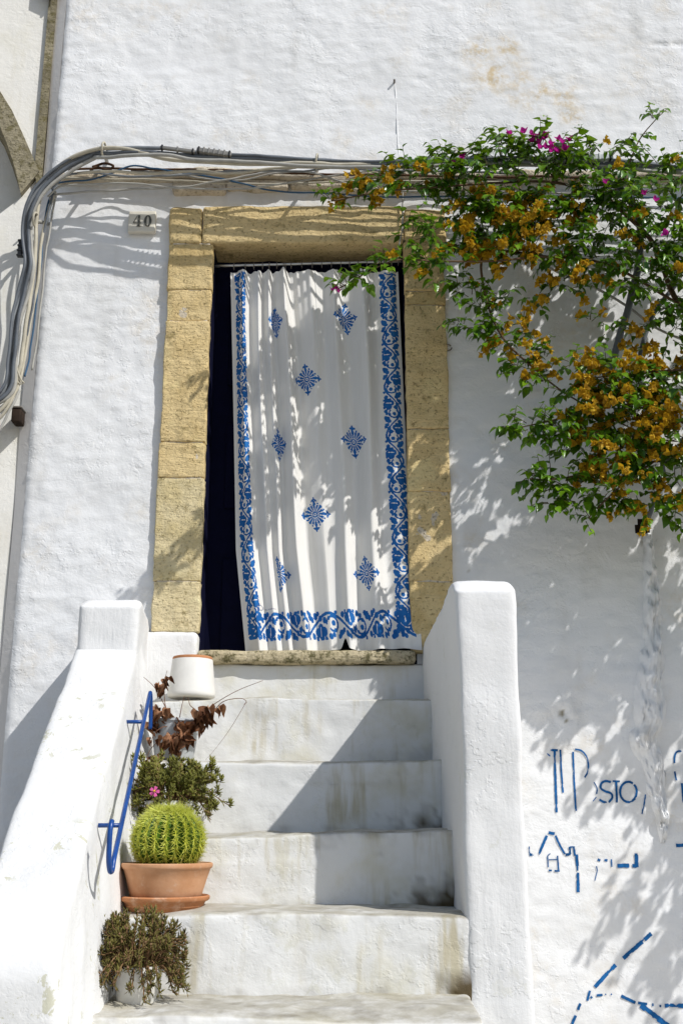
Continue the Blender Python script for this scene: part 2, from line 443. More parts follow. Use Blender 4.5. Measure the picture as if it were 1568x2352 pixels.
# plastered foot under the left jamb
p, f = lump_box((-.181*D, -.055, H(.09)), (-.1315*D, .06, hz(1450, .05)), .02, .02, .005, 7, 5)
mesh_obj('plastered_plinth', p, f, M['parapet'], house)
# threshold slab
p, f = lump_box((-.1305*D, -.055, H(.1425)), (.0672*D, .24, H(.1540)), .016, .012, .004, 10, 6, amp2=.003)
mesh_obj('threshold', p, f, M['sill'], house)
# navy door and frame behind the curtain
door = mesh_obj('door', *lump_box((OX0-.045, .150, OZ0-.04), (OX1+.06, .200, OZ1+.06), .003, .2, 0), M['navy'], house)
for zc in (H(.205), H(.345), H(.475)):
    mesh_obj('door_panel', *lump_box((OX0+.07, .136, zc-.20), (-.03, .152, zc+.20), .012, .1, 0), M['navy'], door)
mesh_obj('door_panel', *lump_box((OX0+.07, .132, H(.155)), (-.03, .152, H(.165)), .008, .1, 0), M['navy'], door)
mesh_obj('door_frame', *lump_box((OX0-.05, .031, OZ0-.02), (OX0+.003, .22, OZ1+.03), .003, .2, 0), M['navy'], house)
mesh_obj('door_frame', *lump_box((OX1-.003, .031, OZ0-.02), (OX1+.05, .22, OZ1+.03), .003, .2, 0), M['navy'], house)

# ------------------------------------------------------------------- ledge and limed stone course under the cables
zc = WB(784, 397, .06).z
def ledge_warp(p):
    p = p.copy(); e = fbm(np.stack([p[:, 0], p[:, 0]*0, p[:, 0]*0], 1), 5, 3, 12)
    front = p[:, 1] < 0
    p[:, 1] = np.where(front, p[:, 1]*(1+.35*e), p[:, 1]); p[:, 2] += .006*e
    return p
p, f = lump_box((XL+.03, -.060, zc-.018), (.62*D, .05, zc+.016), .010, .018, .006, 12, 15, warp=ledge_warp)
mesh_obj('ledge', p, f, M['course'], house)
xs = [W(400, 420).x, W(520, 420).x, W(665, 420).x, W(800, 420).x, W(935, 420).x, W(1060, 420).x, W(1200, 420).x]
for i in range(len(xs)-1):
    p, f = lump_box((xs[i]+.004, -.032-.006*(i % 2), hz(441)+.012*(i % 3)), (xs[i+1]-.003, .05, zc-.017), .012, .018, .006, 9, 120+i, amp2=.004)
    mesh_obj('course_stone', p, f, M['course'], house)

# ------------------------------------------------------------------- plastered-over pipe ridge on the right
def ridge():
    pts = [(1484, 1228), (1488, 1276), (1496, 1350), (1500, 1426), (1496, 1520), (1488, 1600), (1485, 1676), (1492, 1740), (1511, 1830), (1522, 1890), (1526, 1935)]
    wd = [.020, .024, .036, .046, .056, .066, .070, .058, .036, .028, .016]
    ht = [.016, .026, .036, .042, .046, .048, .044, .036, .026, .016, .003]
    c = [W(*q) for q in pts]; cs = crom(c, 10); n = len(cs); V = []; Fc = []; S = 34
    for i, p in enumerate(cs):
        t = i/(n-1)*(len(pts)-1); a = int(min(t, len(pts)-2)); fr = t-a
        wdi = wd[a]*(1-fr)+wd[a+1]*fr; hti = ht[a]*(1-fr)+ht[a+1]*fr
        for k in range(S):
            s = k/(S-1)*2-1
            prof = max(0, 1-abs(s)**2.6)
            V.append((p.x+s*wdi*1.05, .012-(hti+.012)*prof, p.z))
    V = np.array(V)
    V[:, 1] += wall_y(V[:, 0], V[:, 2])*.8+.022*fbm(V*np.array([1.6, 0, .7]), 22, 4, 66, .6)*(V[:, 1] < 0)
    V[:, 0] += .009*fbm(V*np.array([.3, 0, 1]), 8, 4, 67)
    for i in range(n-1):
        for k in range(S-1): a = i*S+k; Fc.append((a, a+S, a+S+1, a+1))
    return V, np.array(Fc)
V, Fc = ridge()
mesh_obj('plaster_ridge', V, Fc, M['wall'], house, attrs={'stain': np.zeros(len(V)), 'grime': np.clip(fbm(V*np.array([1, 1, .5]), 18, 4, 70)*.7-.3, 0, 1)*.6})
p, f = lump_box((hole.x-.08, .035, hole.z-.10), (hole.x+.08, .10, hole.z+.10), .01, .02, .008, 20, 72)
mesh_obj('dark_hole_backing', p, f, M['darkbrown'], house)  # box behind the hole, coloured dark to stand in for the cavity's shade
# thin wires plastered on / hung before the wall
def on_wall(pts, b=.004):
    out = []
    for (px, py) in pts:
        a = W(px, py); out.append((a.x, float(wall_y(np.array([a.x]), np.array([a.z]))[0])-b, a.z))
    return out
mesh_obj('plastered_wire', *tube(crom(on_wall([(906, 188), (909, 225), (911, 262), (912, 310), (916, 366)], -.002), 6), .0030, 8), M['wall'], house)
mesh_obj('nail', *tube([Vector(on_wall([(905, 189)], -.01)[0]), Vector(on_wall([(905, 188)], .022)[0])], .005, 8), M['iron'], house)
mesh_obj('wall_ring', *tube(crom(on_wall([(1027+9*math.cos(t), 802+7*math.sin(t)) for t in np.linspace(0, 5.6, 9)], .012), 4), .003, 6), M['iron'], house)

# ------------------------------------------------------------------- painted words and drawing on the wall
def paint(name, pts, wpx, scale_img, wob=.12):
    """a brush line of paint on the plaster; pts in metres on the front"""
    c = [Vector((x, 0, z)) for (x, z) in pts]
    if len(c) > 2: c = crom(c, 6)
    dense = []
    for i in range(len(c)-1):
        n = max(1, int((c[i+1]-c[i]).length/.005))
        dense += [c[i].lerp(c[i+1], k/n) for k in range(n)]
    dense.append(c[-1]); V = []; Fc = []
    for i, p in enumerate(dense):
        t = (dense[min(i+1, len(dense)-1)]-dense[max(i-1, 0)]).normalized(); nn = Vector((-t.z, 0, t.x))
        for s in (-1, -.6, -.2, .2, .6, 1):
            a = p+nn*(s*.5*wpx*(1+random.uniform(-wob, wob))); V.append((a.x, 0, a.z))
    V = np.array(V); V[:, 1] = wall_y(V[:, 0], V[:, 2])-.0028
    for i in range(len(dense)-1):
        for k in range(5): a = i*6+k; Fc.append((a, a+1, a+7, a+6))
    Fc = np.array(Fc); mid = V[Fc].mean(1)
    chip = fbm(mid, 38, 3, 505)+.35*(np.arange(len(Fc)) % 5 % 4 == 0)
    kp = chip < .92
    if kp.sum() > 3: Fc = Fc[kp]
    return mesh_obj(name, V, Fc, M['blue_paint'], house)
def zconv(ox, oy, s=3.852):
    def f(x, y):
        a = W((ox+x/s)/1.0631, (oy+y/s)/1.0631); return (a.x, a.z)
    return f
A = zconv(1260, 1780); B = zconv(1260, 2100); pxm = D/F/1.0631/3.852
def strokes(conv, name, lst):
    for (wd, *pts) in lst: paint(name, [conv(*p) for p in pts], wd*pxm, None)
strokes(A, 'painted_letter', [
    (20, (318, 200), (386, 200)), (22, (355, 200), (362, 400), (368, 600), (375, 785)), (14, (285, 232), (315, 256)),
    (17, (410, 195), (420, 400), (435, 600)), (17, (530, 215), (540, 480), (556, 770)),
    (15, (548, 190), (612, 208), (656, 262), (674, 340), (664, 412), (640, 456)),
    (10, (725, 500), (755, 560), (748, 612)), (8, (746, 640), (715, 680)),
    (20, (885, 500), (838, 490), (796, 512), (790, 556), (830, 586), (884, 606), (896, 645), (868, 682), (820, 688), (775, 664)),
    (16, (903, 491), (970, 493)), (20, (935, 490), (941, 692)),
    (20, *[(1050+78*math.cos(t), 592+95*math.sin(t)) for t in np.linspace(-1.0, -7.1, 20)]),
    (13, (1215, 595), (1195, 720), (1177, 800)),
    (17, (1546, 208), (1502, 216), (1482, 262), (1480, 322)), (15, (1484, 400), (1490, 440), (1500, 484)), (20, (1550, 510), (1570, 692)),
    (17, (1640, 500), (1625, 692))])
strokes(A, 'painted_line', [
    (30, (1502, 1096), (1700, 1092)), (9, (118, 1105), (121, 1168)), (27, (120, 1180), (175, 1180)), (24, (206, 1182), (284, 1003)), (26, (300, 975), (356, 986)),
    (19, (364, 1003), (400, 1084), (452, 1176)), (22, (458, 1182), (505, 1180)), (18, (496, 1108), (502, 1178)), (20, (536, 1105), (546, 1192)),
    (27, (562, 1180), (570, 1300), (578, 1535)), (10, (290, 1192), (296, 1300)), (8, (316, 1172), (290, 1190)), (13, (382, 1192), (395, 1342)), (8, (300, 1228), (390, 1228)),
    (15, (300, 1330), (330, 1331)), (15, (355, 1334), (402, 1336)), (22, (760, 1228), (785, 1238)), (22, (824, 1228), (852, 1238)), (12, (888, 1225), (893, 1296)),
    (10, (748, 1290), (758, 1335)), (7, (758, 1335), (735, 1425)), (34, (945, 1286), (1060, 1285)), (34, (1124, 1170), (1130, 1300)), (32, (1088, 1288), (1130, 1288)), (12, (500, 1110), (545, 1108))])
strokes(B, 'painted_line', [
    (34, (1265, 690), (1005, 926)), (32, (935, 988), (738, 1196)), (20, (692, 1230), (668, 1325)), (22, (602, 1350), (580, 1412)), (24, (560, 1465), (490, 1640)),
    (18, (698, 1286), (714, 1302)), (20, (755, 1276), (812, 1270)), (10, (836, 1262), (846, 1270)), (13, (890, 1262), (900, 1270)), (26, (988, 1280), (1120, 1346)),
    (22, (1145, 1345), (1232, 1357)), (46, (1172, 1366), (1250, 1430), (1420, 1560), (1540, 1660)), (22, (1278, 1362), (1292, 1364)), (18, (1345, 1374), (1362, 1376)), (34, (1395, 1372), (1720, 1372))])

# =================================================================== STEPS
dn = [.925, .85, .775, .70, .625]; hn = [.105, .0489, -.003, -.0503, -.0958]
zlast = H(hn[-1]); k = 5
rz = zlast/5
for i in range(1, 5): dn.append(.625-.072*i); hn.append((zlast-rz*i-E)/D)
steps = thing('steps', (0, -D*(1-.7), 0), 'worn whitewashed steps climbing between two low walls to the doorway', 'steps')
def xtop(d): return (-.1647+.0943*(.872-d))*D
def htop(d): return .136-.62*(.872-d)
def xface(d, h): return xtop(d)+.14*(htop(d)-h)*D
for i, (d, h) in enumerate(zip(dn, hn)):
    yn = (d-1)*D; yb = 0.0 if i == 0 else (dn[i-1]-1)*D+.03
    x0 = -.175*D if i < 5 else -.20*D; x1 = .079*D
    if i == 4: x0 = -.165*D; x1 = .0748*D
    zb = max(0.0, H(h)-.32)
    def sw(p, yn=yn, i=i, h=h):
        p = p.copy()
        # treads worn hollow, nosing sagging a little
        e = np.clip(1-(p[:, 1]-yn)/.12, 0, 1)*(p[:, 2] > H(h)-.08)
        p[:, 2] -= e*(.006+.007*np.sin(p[:, 0]*5+i*1.7))
        p[:, 2] += .010*(p[:, 0]/.5)*(p[:, 2] > H(h)-.1)*(.5 if i in (0, 1, 2) else -.2)
        return p
    p, f = lump_box((x0, yn, zb), (x1, yb, H(h)), .011, .014 if i < 5 else .05, .0055, 7, 200+i, warp=sw, amp2=.006, scale2=2.5)
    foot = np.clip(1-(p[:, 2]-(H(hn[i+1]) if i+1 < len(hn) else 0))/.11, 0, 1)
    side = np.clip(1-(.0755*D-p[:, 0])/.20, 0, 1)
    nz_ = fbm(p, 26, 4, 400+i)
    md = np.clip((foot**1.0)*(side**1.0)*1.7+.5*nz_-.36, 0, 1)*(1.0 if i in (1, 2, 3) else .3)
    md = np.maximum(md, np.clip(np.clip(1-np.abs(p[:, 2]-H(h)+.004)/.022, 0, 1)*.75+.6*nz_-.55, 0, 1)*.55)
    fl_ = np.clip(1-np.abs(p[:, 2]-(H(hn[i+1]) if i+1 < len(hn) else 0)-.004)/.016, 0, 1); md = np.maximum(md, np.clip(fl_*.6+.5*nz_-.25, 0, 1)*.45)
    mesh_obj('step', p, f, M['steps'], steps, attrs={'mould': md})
# riser under the threshold
p, f = lump_box((-.175*D, -.012, H(.07)), (.085*D, .10, H(.1425)), .012, .016, .004, 7, 222)
mesh_obj('riser', p, f, M['steps'], steps)

# ------------------------------------------------------------------- stair walls
rw = thing('stair_wall', (.094*D, -.15*D, 0), 'upright whitewashed stair wall with round top beside the painted words', 'wall', 'low walls along the steps')
zr = H(.1605)
def rwarp(p):
    p = p.copy()
    # wall narrows a little towards its foot; round shoulder at the front of the top
    t = np.clip((p[:, 2]-.3)/(zr-.3), 0, 1)
    p[:, 0] += (1-t)*np.where(p[:, 0] < .094*D, .010, -.006)
    yfr = -.30*D
    s = np.clip((yfr+.17-p[:, 1])/.17, 0, 1)*np.clip((p[:, 2]-(zr-.14))/.14, 0, 1)
    p[:, 2] -= .055*s*s
    return p
p, f = lump_box((.0743*D, -.30*D, 0), (.1140*D, -.005, zr), .018, .016, .004, 6, 301, warp=rwarp, amp2=.004, scale2=2)
mesh_obj('wall_body', p, f, M['parapet'], rw)

lw = thing('stair_wall', (-.18*D, -.25*D, 0), 'sloping whitewashed stair wall carrying the blue handrail', 'wall', 'low walls along the steps')
T = .049*D
def lwarp(p):
    # p: x 0..T from the inner face outwards, y world, z measured down from the slope
    p = p.copy(); d = 1+p[:, 1]/D; top = htop(d)*D+E
    z = top+p[:, 2]; z = np.where(z < 0, 0, z)
    s = np.clip((-.44*D+.10-p[:, 1])/.10, 0, 1)
    z = z-.045*s*s*(p[:, 2] > -.2)
    inner = xtop(d)+.14*np.clip(-p[:, 2], 0, .45)
    x = inner*(1-p[:, 0]/T)+(xtop(d)-T)*(p[:, 0]/T)
    return np.stack([x, p[:, 1], z], 1)
p, f = lump_box((0, -.44*D, -1.7), (T, -.085*D, 0), .024, .018, .0045, 6, 330, warp=lwarp, amp2=.006, scale2=2)
f = f[:, ::-1]
mesh_obj('sloped_wall', p, f, M['slope'], lw)
def bwarp(p):
    p = p.copy(); d = 1+p[:, 1]/D
    x = xtop(d)-p[:, 0]
    s = np.clip((-.128*D+.13-p[:, 1])/.13, 0, 1)*np.clip((p[:, 2]-(H(.1805)-.09))/.09, 0, 1)
    p[:, 2] -= .040*s*s
    return np.stack([x, p[:, 1], p[:, 2]], 1)
p, f = lump_box((-.004, -.128*D, H(.05)), (T*.97, .0, H(.1805)), .024, .016, .004, 6, 350, warp=bwarp, amp2=.004, scale2=2)
f = f[:, ::-1]
mesh_obj('end_block', p, f, M['parapet'], lw)

# =================================================================== NEIGHBOUR
nb = thing('neighbour_house', (-2.3, .1, 0), 'old cream neighbouring house with mossy arch rib beyond the wall corner', 'house')
nA = Vector((XL-.075, .045, 0)); nex = Vector((-1, -.16, 0)).normalized(); nn = Vector((nex.y, -nex.x, 0)); nn = nn if nn.y < 0 else -nn
def NP(px, py):
    r = ray(px, py); o = Vector((0, -D, E)); t = (nA-o).dot(nn)/r.dot(nn); q = o+r*t
    return ((q-nA).dot(nex), q.z)
def prism(poly, front, back):
    v = []; n = len(poly)
    for off in (front, back):
        for (s, z) in poly:
            q = nA+nex*s+nn*off; v.append((q.x, q.y, z))
    f = [tuple(range(n)), tuple(range(2*n-1, n-1, -1))]+[(i, i+n, (i+1) % n+n, (i+1) % n) for i in range(n)]
    return v, f
outer = [NP(*q) for q in ((92, 402), (60, 328), (30, 262), (0, 214), (-60, 140), (-150, 60), (-280, 0), (-420, -30))]
inner = [NP(*q) for q in ((50, 452), (38, 398), (20, 342), (0, 292), (-50, 215), (-140, 130), (-280, 70), (-420, 40))]
sill = [NP(50, 452), NP(0, 490), NP(-60, 535), NP(-200, 640), NP(-420, 800)]
mesh_obj('recessed_wall', *prism([(-.02, 0), (3.2, 0), (3.2, 6.4), (-.02, 6.4)], -.16, -.40), M['neighbour'], nb, smooth=False)
mesh_obj('upper_wall', *prism([(-.02, 6.4), (-.02, outer[0][1])]+outer+[(3.2, outer[-1][1]), (3.2, 6.4)], 0, -.161), M['neighbour'], nb, smooth=False)
mesh_obj('lower_wall', *prism([(-.02, outer[0][1]-.001), (-.02, 0), (3.2, 0), (3.2, sill[-1][1])]+sill[::-1]+[(outer[0][0], outer[0][1]-.001)], -.004, -.159), M['neighbour'], nb, smooth=False)
rib = mesh_obj('arch_rib', *prism(outer+inner[::-1], .03, -.158), M['mossband'], nb, smooth=False)
v0, v1 = NP(124, -20), NP(92, 400)
mesh_obj('corner_moulding', *prism([(-.02, v0[1]+1), (v0[0]*.5+.02, v0[1]+1), (v1[0]*.5+.02, v1[1]), (-.02, v1[1]-.15)], .022, -.02), M['mossband'], nb, smooth=False)
a = NP(110, -25)
sg = thing('sign', (nA+nex*a[0]+nn*.05+Vector((0, 0, a[1]))), 'blue corner of a small sign on the neighbouring house', 'sign')
s0, z0 = NP(118, 10); s1, z1 = NP(112, 2)
mesh_obj('sign_plate', *prism([(s0-.01, z0+.005), (s0+.05, z0+.03), (s0+.05, z0+.3), (s0-.01, z0+.3)], .06, .045), M['blue_rail'], sg, smooth=False)
mesh_obj('sign_rim', *prism([(s0-.018, z0-.004), (s0-.0105, z0), (s0-.0105, z0+.3), (s0-.018, z0+.3)], .064, .041), M['rust'], sg, smooth=False)

# =================================================================== HOUSE NUMBER
c = WB(327, 511, .012)
pl = thing('house_number', (c.x, 0, c.z-.07), 'cream house number tile reading 40 beside the stone doorway', 'house number')
hw, hh = .0765, .052*1.05
p, f = lump_box((c.x-hw*.82, -.022, c.z-hh), (c.x+hw*.82, .004, c.z+hh), .006, .02, .001, 9, 3)
mesh_obj('tile', p, f, M['plaque'], pl)
def flat(name, poly, y, mat, parent, holes=None):
    bm = bmesh.new(); vs = [bm.verts.new((x, y, z)) for x, z in poly]
    if holes is None: bm.faces.new(vs)
    else:
        hs = [bm.verts.new((x, y, z)) for x, z in holes]; n = len(vs)
        for i in range(n): bm.faces.new((vs[i], vs[(i+1) % n], hs[(i+1) % n], hs[i]))
    v = [tuple(q.co) for q in bm.verts]; bm.verts.index_update(); fc = [tuple(q.index for q in fa.verts) for fa in bm.faces]; bm.free()
    return mesh_obj(name, v, fc, mat, parent, smooth=False)
u = .0285
def dg(pts, ox): return [(c.x+ox+x*u, c.z+z*u) for x, z in pts]
yd = -.0262
four = [[(.0, 1.05), (.36, 1.05), (.36, -.85), (.52, -.85), (.52, -1.0), (-.16, -1.0), (-.16, -.85), (.0, -.85)],
        [(-.04, 1.0), (-.13, 1.0), (-.74, -.24), (-.74, -.42), (-.02, -.42), (-.02, -.28), (-.58, -.28)], [(.37, -.28), (.58, -.28), (.58, -.42), (.37, -.42)]]
mb = MB()
for pg in four: mb.add([(x, yd, z) for x, z in dg(pg, -.018)], [tuple(range(len(pg)))])
mesh_obj('digit', mb.v, mb.f, M['ink'], pl, smooth=False)
ts = np.linspace(0, 2*math.pi, 29)[:-1]
flat('digit', dg([(.62*math.cos(t), 1.03*math.sin(t)) for t in ts], .028), yd, M['ink'], pl, dg([(.20*math.cos(t), .86*math.sin(t)) for t in ts], .028))

# =================================================================== CURTAIN
NU, NV = 330, 680
u_ = np.linspace(0, 1, NU); v_ = np.linspace(0, 1, NV)      # v: 0 top, 1 bottom
U, Vv = np.meshgrid(u_, v_); U = U.ravel(); Vv = Vv.ravel()
ztop, zbot = H(.5475), H(.1555)
Xl = np.interp(Vv, [0, .43, .75, 1], [-.1140, -.1060, -.1005, -.0890])*D
Xr = np.interp(Vv, [0, .43, 1], [.0580, .0625, .0735])*D
cy = .052-.085*Vv**2*np.clip((U-.25)/.75, 0, 1)**1.2
folds = [(.075, .034, .9), (.170, .026, .55), (.235, .026, .6), (.330, .036, 1.0), (.47, .060, .55), (.60, .050, .75), (.765, .055, .8), (.91, .060, .4)]
Y = np.zeros_like(U); ph = U+.012*np.sin(Vv*3.1+U*5)+.02*(Vv-.4)*(U > .5)
for i, (c0, wd, am) in enumerate(folds):
    grow = np.interp(Vv, [0, .12, .5, 1], [.75, 1, .95, .8 if i not in (5, 6) else 1.15])
    wv = wd*np.interp(Vv, [0, .3, 1], [.72, 1, 1.15])
    t = (ph-c0)/wv
    Y -= .058*am*grow*np.exp(-t*t)*(1+.25*np.tanh(3*t))
    Y += .016*am*grow*np.exp(-((t-1.5)/.8)**2)
Y += .0035*np.sin(ph*165+1.3*np.sin(ph*31))*np.exp(-Vv*11)          # gathers under the hem
Y += .004*fbm(np.stack([U*3, Vv*5, U*0], 1), 1.0, 3, 5)
X = Xl+(Xr-Xl)*U+.004*np.sin(Vv*9+U*14)*(1-U)*U*4
Z = ztop+(zbot-ztop)*Vv
Z += .0025*np.cos(U*2*math.pi*22)*np.exp(-Vv*120)
Z += np.exp(-((U-.575)/.016)**2)*.045*np.clip((Vv-.955)/.045, 0, 1)
Z -= .004*np.sin(U*20)*np.clip((Vv-.97)/.03, 0, 1)
# the blue print, in metres of cloth
Wd = (Xr-Xl)*U; Hc = (ztop-zbot)*Vv; Hh = ztop-zbot
Wt = .765
Xg = X.reshape(NV, NU); Yg = (cy+Y).reshape(NV, NU)
arc = np.concatenate([np.zeros((NV, 1)), np.cumsum(np.hypot(np.diff(Xg, axis=1), np.diff(Yg, axis=1)), 1)], 1)
cu = arc.ravel(); Wt = np.repeat(arc[:, -1], NU)           # the print follows the cloth into its folds
def circ(x, y, cx, cy, r): return (x-cx)**2+(y-cy)**2 < r*r
def vine(s, t, per):
    """scrolling vine with trefoil leaves: s along (m), t across (-1..1)"""
    a = (s/per) % 1.0; k = np.floor(s/per*2).astype(int) % 2; b = ((s/per*2) % 1.0)
    tt = np.where(k == 0, t, -t)                  # every half period mirrored
    x = b*per*.5/.043; y = tt                     # local metric: half-width = 1
    L = per*.5/.043
    m = np.abs(y-.82*np.sin(math.pi*b)) < .12     # stem arch
    # curl springing back inside the arch
    cxs, cys = L*.60, .02
    r = np.hypot(x-cxs, y-cys); an = np.arctan2(y-cys, x-cxs)
    m |= (np.abs(r-.50-.045*an) < .085) & (an > -2.5)
    m |= circ(x, y, cxs+.10, cys+.12, .20)
    # big trefoil
    for (ox, oy, q) in ((.0, .0, .33), (.40, -.24, .33), (-.36, -.28, .33), (.02, -.56, .31)): m |= circ(x, y, L*.20+ox, -.18+oy, q)
    for (ox, oy, q) in ((L*.84, -.62, .30), (L*.94, -.42, .22), (L*.76, -.84, .20), (L*.50, -.78, .22), (L*.60, -.66, .17), (L*.05, .68, .25), (L*.14, .84, .18), (L*.93, .70, .23), (L*.36, .34, .24), (L*.22, .50, .22), (L*.72, .88, .15), (L*.02, -.90, .2), (L*.34, -.92, .18), (L*.66, -.36, .16), (L*.50, .48, .14)): m |= circ(x, y, ox, oy, q)
    # pale vein cut into the leaf
    m &= ~((np.abs(x-L*.20-.18*(y+.2)) < .045) & (y < -.1) & (y > -.75) & (np.abs(x-L*.2) < .3))
    return m & (np.abs(t) < 1.02)
pr = np.zeros(len(U), bool)
pr |= vine(Hc, (cu-.064)/.043, .235) & (Hc > .012) & (Hc < Hh-.05)
pr |= vine(Hc+.07, (cu-(Wt-.058))/.045, .235) & (Hc > .012) & (Hc < Hh-.075)
hb = (Hh-.135)+.012*np.sin(U*9)*0
pr |= vine(cu+.02, (Hc-(Hh-.108))/.062, .30) & (cu > .03) & (cu < Wt-.02)
shade = np.zeros(len(U))
def rosette(px, py, sx=1., half=0):
    global pr
    a = P(px, py, 1.0); vv = (ztop-a.z)/Hh
    l = np.interp(vv, [0, .43, .75, 1], [-.1140, -.1060, -.1005, -.0890])*D; r_ = np.interp(vv, [0, .43, 1], [.0580, .0625, .0722])*D
    uu = (a.x-l)/(r_-l); row = arc[int(vv*(NV-1))]; x = (cu-np.interp(uu, u_, row))/(.5+.5*sx)/.070; y = (vv*Hh-Hc)/.076
    r = np.hypot(x, y); an = np.arctan2(y, x)
    ray_ = np.cos(an*16)
    m = (r < .64+.06*np.cos(an*8)) & (r > .22) & (ray_ > -.45-.35*np.clip((r-.3)/.3, 0, 1))
    m |= (r < .19) & (r > .10); m |= r < .05
    for q in range(4):
        ca, sa = math.cos(q*math.pi/2), math.sin(q*math.pi/2); X1 = x*ca+y*sa; Y1 = -x*sa+y*ca
        for (ox, oy, rr) in ((.74, 0, .075), (.84, .10, .07), (.84, -.10, .07), (.90, 0, .075), (.99, 0, .05), (.80, .17, .05), (.80, -.17, .05)): m |= circ(X1, Y1, ox, oy, rr)
        m |= (np.abs(np.abs(Y1)-.26) < .05) & (X1 > .56) & (X1 < .68)
    if half: m &= (x*half > -.12)
    pr |= m
for a in ((632, 730, .62, 0), (790, 720, 1, 0), (703, 865, 1, 0), (637, 1015, .42, 0), (810, 1008, 1, 0), (723, 1178, 1, 0), (640, 1315, 1, 1), (842, 1318, 1, 0)): rosette(*a)
# maker's mark at the foot
mk = P(596, 1393, 1); mx = np.abs(np.hypot(X-mk.x, Z-mk.z)-.011) < .002
mk2 = P(620, 1395, 1); mx |= (np.abs(X-mk2.x) < .026) & (np.abs(Z-mk2.z) < .0028) & (np.sin(X*900) > -.2)
attr_print = pr.astype(float)
I = np.arange(NU*NV).reshape(NV, NU); q = np.stack([I[:-1, :-1], I[1:, :-1], I[1:, 1:], I[:-1, 1:]], -1).reshape(-1, 4)
a = NT('printed_cotton')
weave = a.noise(900, 2, .5); sl = a.noise(40, 3, .6, stretch=(1, 1, .08))
cw_ = a.mix(a.ramp(sl, .4, .75, 0, .5), (.80, .785, .75), (.72, .70, .65))
cb_ = a.mix(a.ramp(a.noise(25, 4), .35, .7), (.013, .110, .36), (.024, .160, .46))
pf = a.ramp(a.attr('print'), .3, .7)
c_ = a.mix(pf, cw_, cb_); c_ = a.mix(a.math('MULTIPLY', a.attr('mark'), .7), c_, (.10, .12, .22))
bs = a.bsdf(c_, .85, .15, a.bump(weave, .0004, .6)); tr = a.n('ShaderNodeBsdfTranslucent'); a.l(c_, tr.inputs[0])
mxs = a.n('ShaderNodeMixShader'); mxs.inputs[0].default_value = .07; a.l(bs, mxs.inputs[1]); a.l(tr.outputs[0], mxs.inputs[2])
M['cloth'] = a.done(mxs.outputs[0])
cur = mesh_obj('curtain', np.stack([X, cy+Y, Z], 1), q, M['cloth'], base=(-.02*D, .03, zbot), attrs={'print': attr_print, 'mark': mx.astype(float)})
tag(cur, 'white cotton door curtain printed with blue vine border and rosettes', 'curtain')
# rod and rings
r0 = Vector((OX0+.004, .050, H(.5545))); r1 = Vector((OX1+.012, .050, H(.5600)))
rod = thing('curtain_rod', r0, 'thin pale metal rod with rings across the top of the doorway', 'curtain rod')
mesh_obj('rod', *tube([r0.lerp(r1, t) for t in np.linspace(0, 1, 12)], .0062, 10), M['steel'], rod)
ring_me = None
for t in [.10, .16, .205, .25, .285, .325, .36, .37, .40, .455, .51, .56, .61, .66, .705, .75, .795, .84, .885, .925, .96]:
    cc = r0.lerp(r1, t)
    if ring_me is None:
        ro = mesh_obj('ring', *tube([cc+Vector((0, .013*math.cos(x), -.006+.016*math.sin(x))) for x in np.linspace(0, 2*math.pi, 15)], .0018, 5, False), M['iron'], rod); ring_me = ro; ring0 = cc
    else:
        ro = ring_me.copy(); C.objects.link(ro); ro.parent = rod; ro.location = cc-ring0
        ro.rotation_euler = (0, 0, 0)

# =================================================================== HANDRAIL
def rp(d, h, off=.0127*D): return Vector((xface(d, h)+off, (d-1)*D, H(h)))
hr = thing('handrail', rp(.74, .03, 0), 'blue painted iron handrail with curled ends on the sloping wall', 'handrail')
rl = [rp(.837-.186*t, .0949-.1118*t) for t in np.linspace(0, 1, 14)]
up = rl[0]; lo = rl[-1]
dirv = (rl[0]-rl[-1]).normalized()
topc = [up+Vector((.0, .055, -.105)), up+Vector((0, .050, -.06)), up+Vector((0, .040, -.012)), up+Vector((0, .022, .016))]
bot = [lo+Vector((0, -.018, -.030)), lo+Vector((0, -.045, -.030)), lo+Vector((0, -.066, -.004)), lo+Vector((0, -.072, .04)), lo+Vector((0, -.068, .075)), lo+Vector((0, -.056, .09))]
mesh_obj('rail', *tube(crom(topc+rl+bot, 5), .0068, 12), M['blue_rail'], hr)
for (d, h) in ((.80, .0727), (.68, .0007)):
    a = rp(d, h, -.004); b = rp(d, h)
    br = mesh_obj('bracket', *tube([a, a.lerp(b, .5), b], .0062, 10), M['blue_rail'], hr)

# =================================================================== POTS
def pot_on(d, px, py, h):                       # base centre on tread height h, column px
    q = P(px, py, d); return Vector((q.x, q.y, H(h)))
# white conical pot with terracotta rim on the top step
b0 = pot_on(.955, 441, 1560, .1065)
wp = thing('white_pot', b0, 'white conical pot with terracotta rim on the top step', 'pot')
mesh_obj('pot_body', *lathe([(.080, 0), (.090, .004), (.0935, .014), (.0925, .022), (.0795, .148), (.0785, .151), (.074, .150), (.074, .10)], *b0, wob=.004), M['white_pot'], wp, autosharp=50)
mesh_obj('pot_rim', *lathe([(.0735, .135), (.0775, .1515), (.0785, .157), (.076, .162), (.070, .161), (.068, .12)], *b0), M['terracotta'], wp, autosharp=60)
# grey bucket with dead plant
b1 = pot_on(.884, 402, 1700, .051)
bk = thing('bucket', b1, 'pale grey plastic bucket standing on a step above the flowering bush', 'bucket')
mesh_obj('bucket_body', *lathe([(.066, 0), (.069, .004), (.086, .128), (.0905, .130), (.0905, .138), (.086, .139), (.082, .132), (.066, .02)], *b1), M['bucket'], bk, autosharp=50)
mesh_obj('soil', *lathe([(.079, .098), (.04, .106), (.001, .108)], *b1, seg=28, wob=.03), M['soil'], bk)
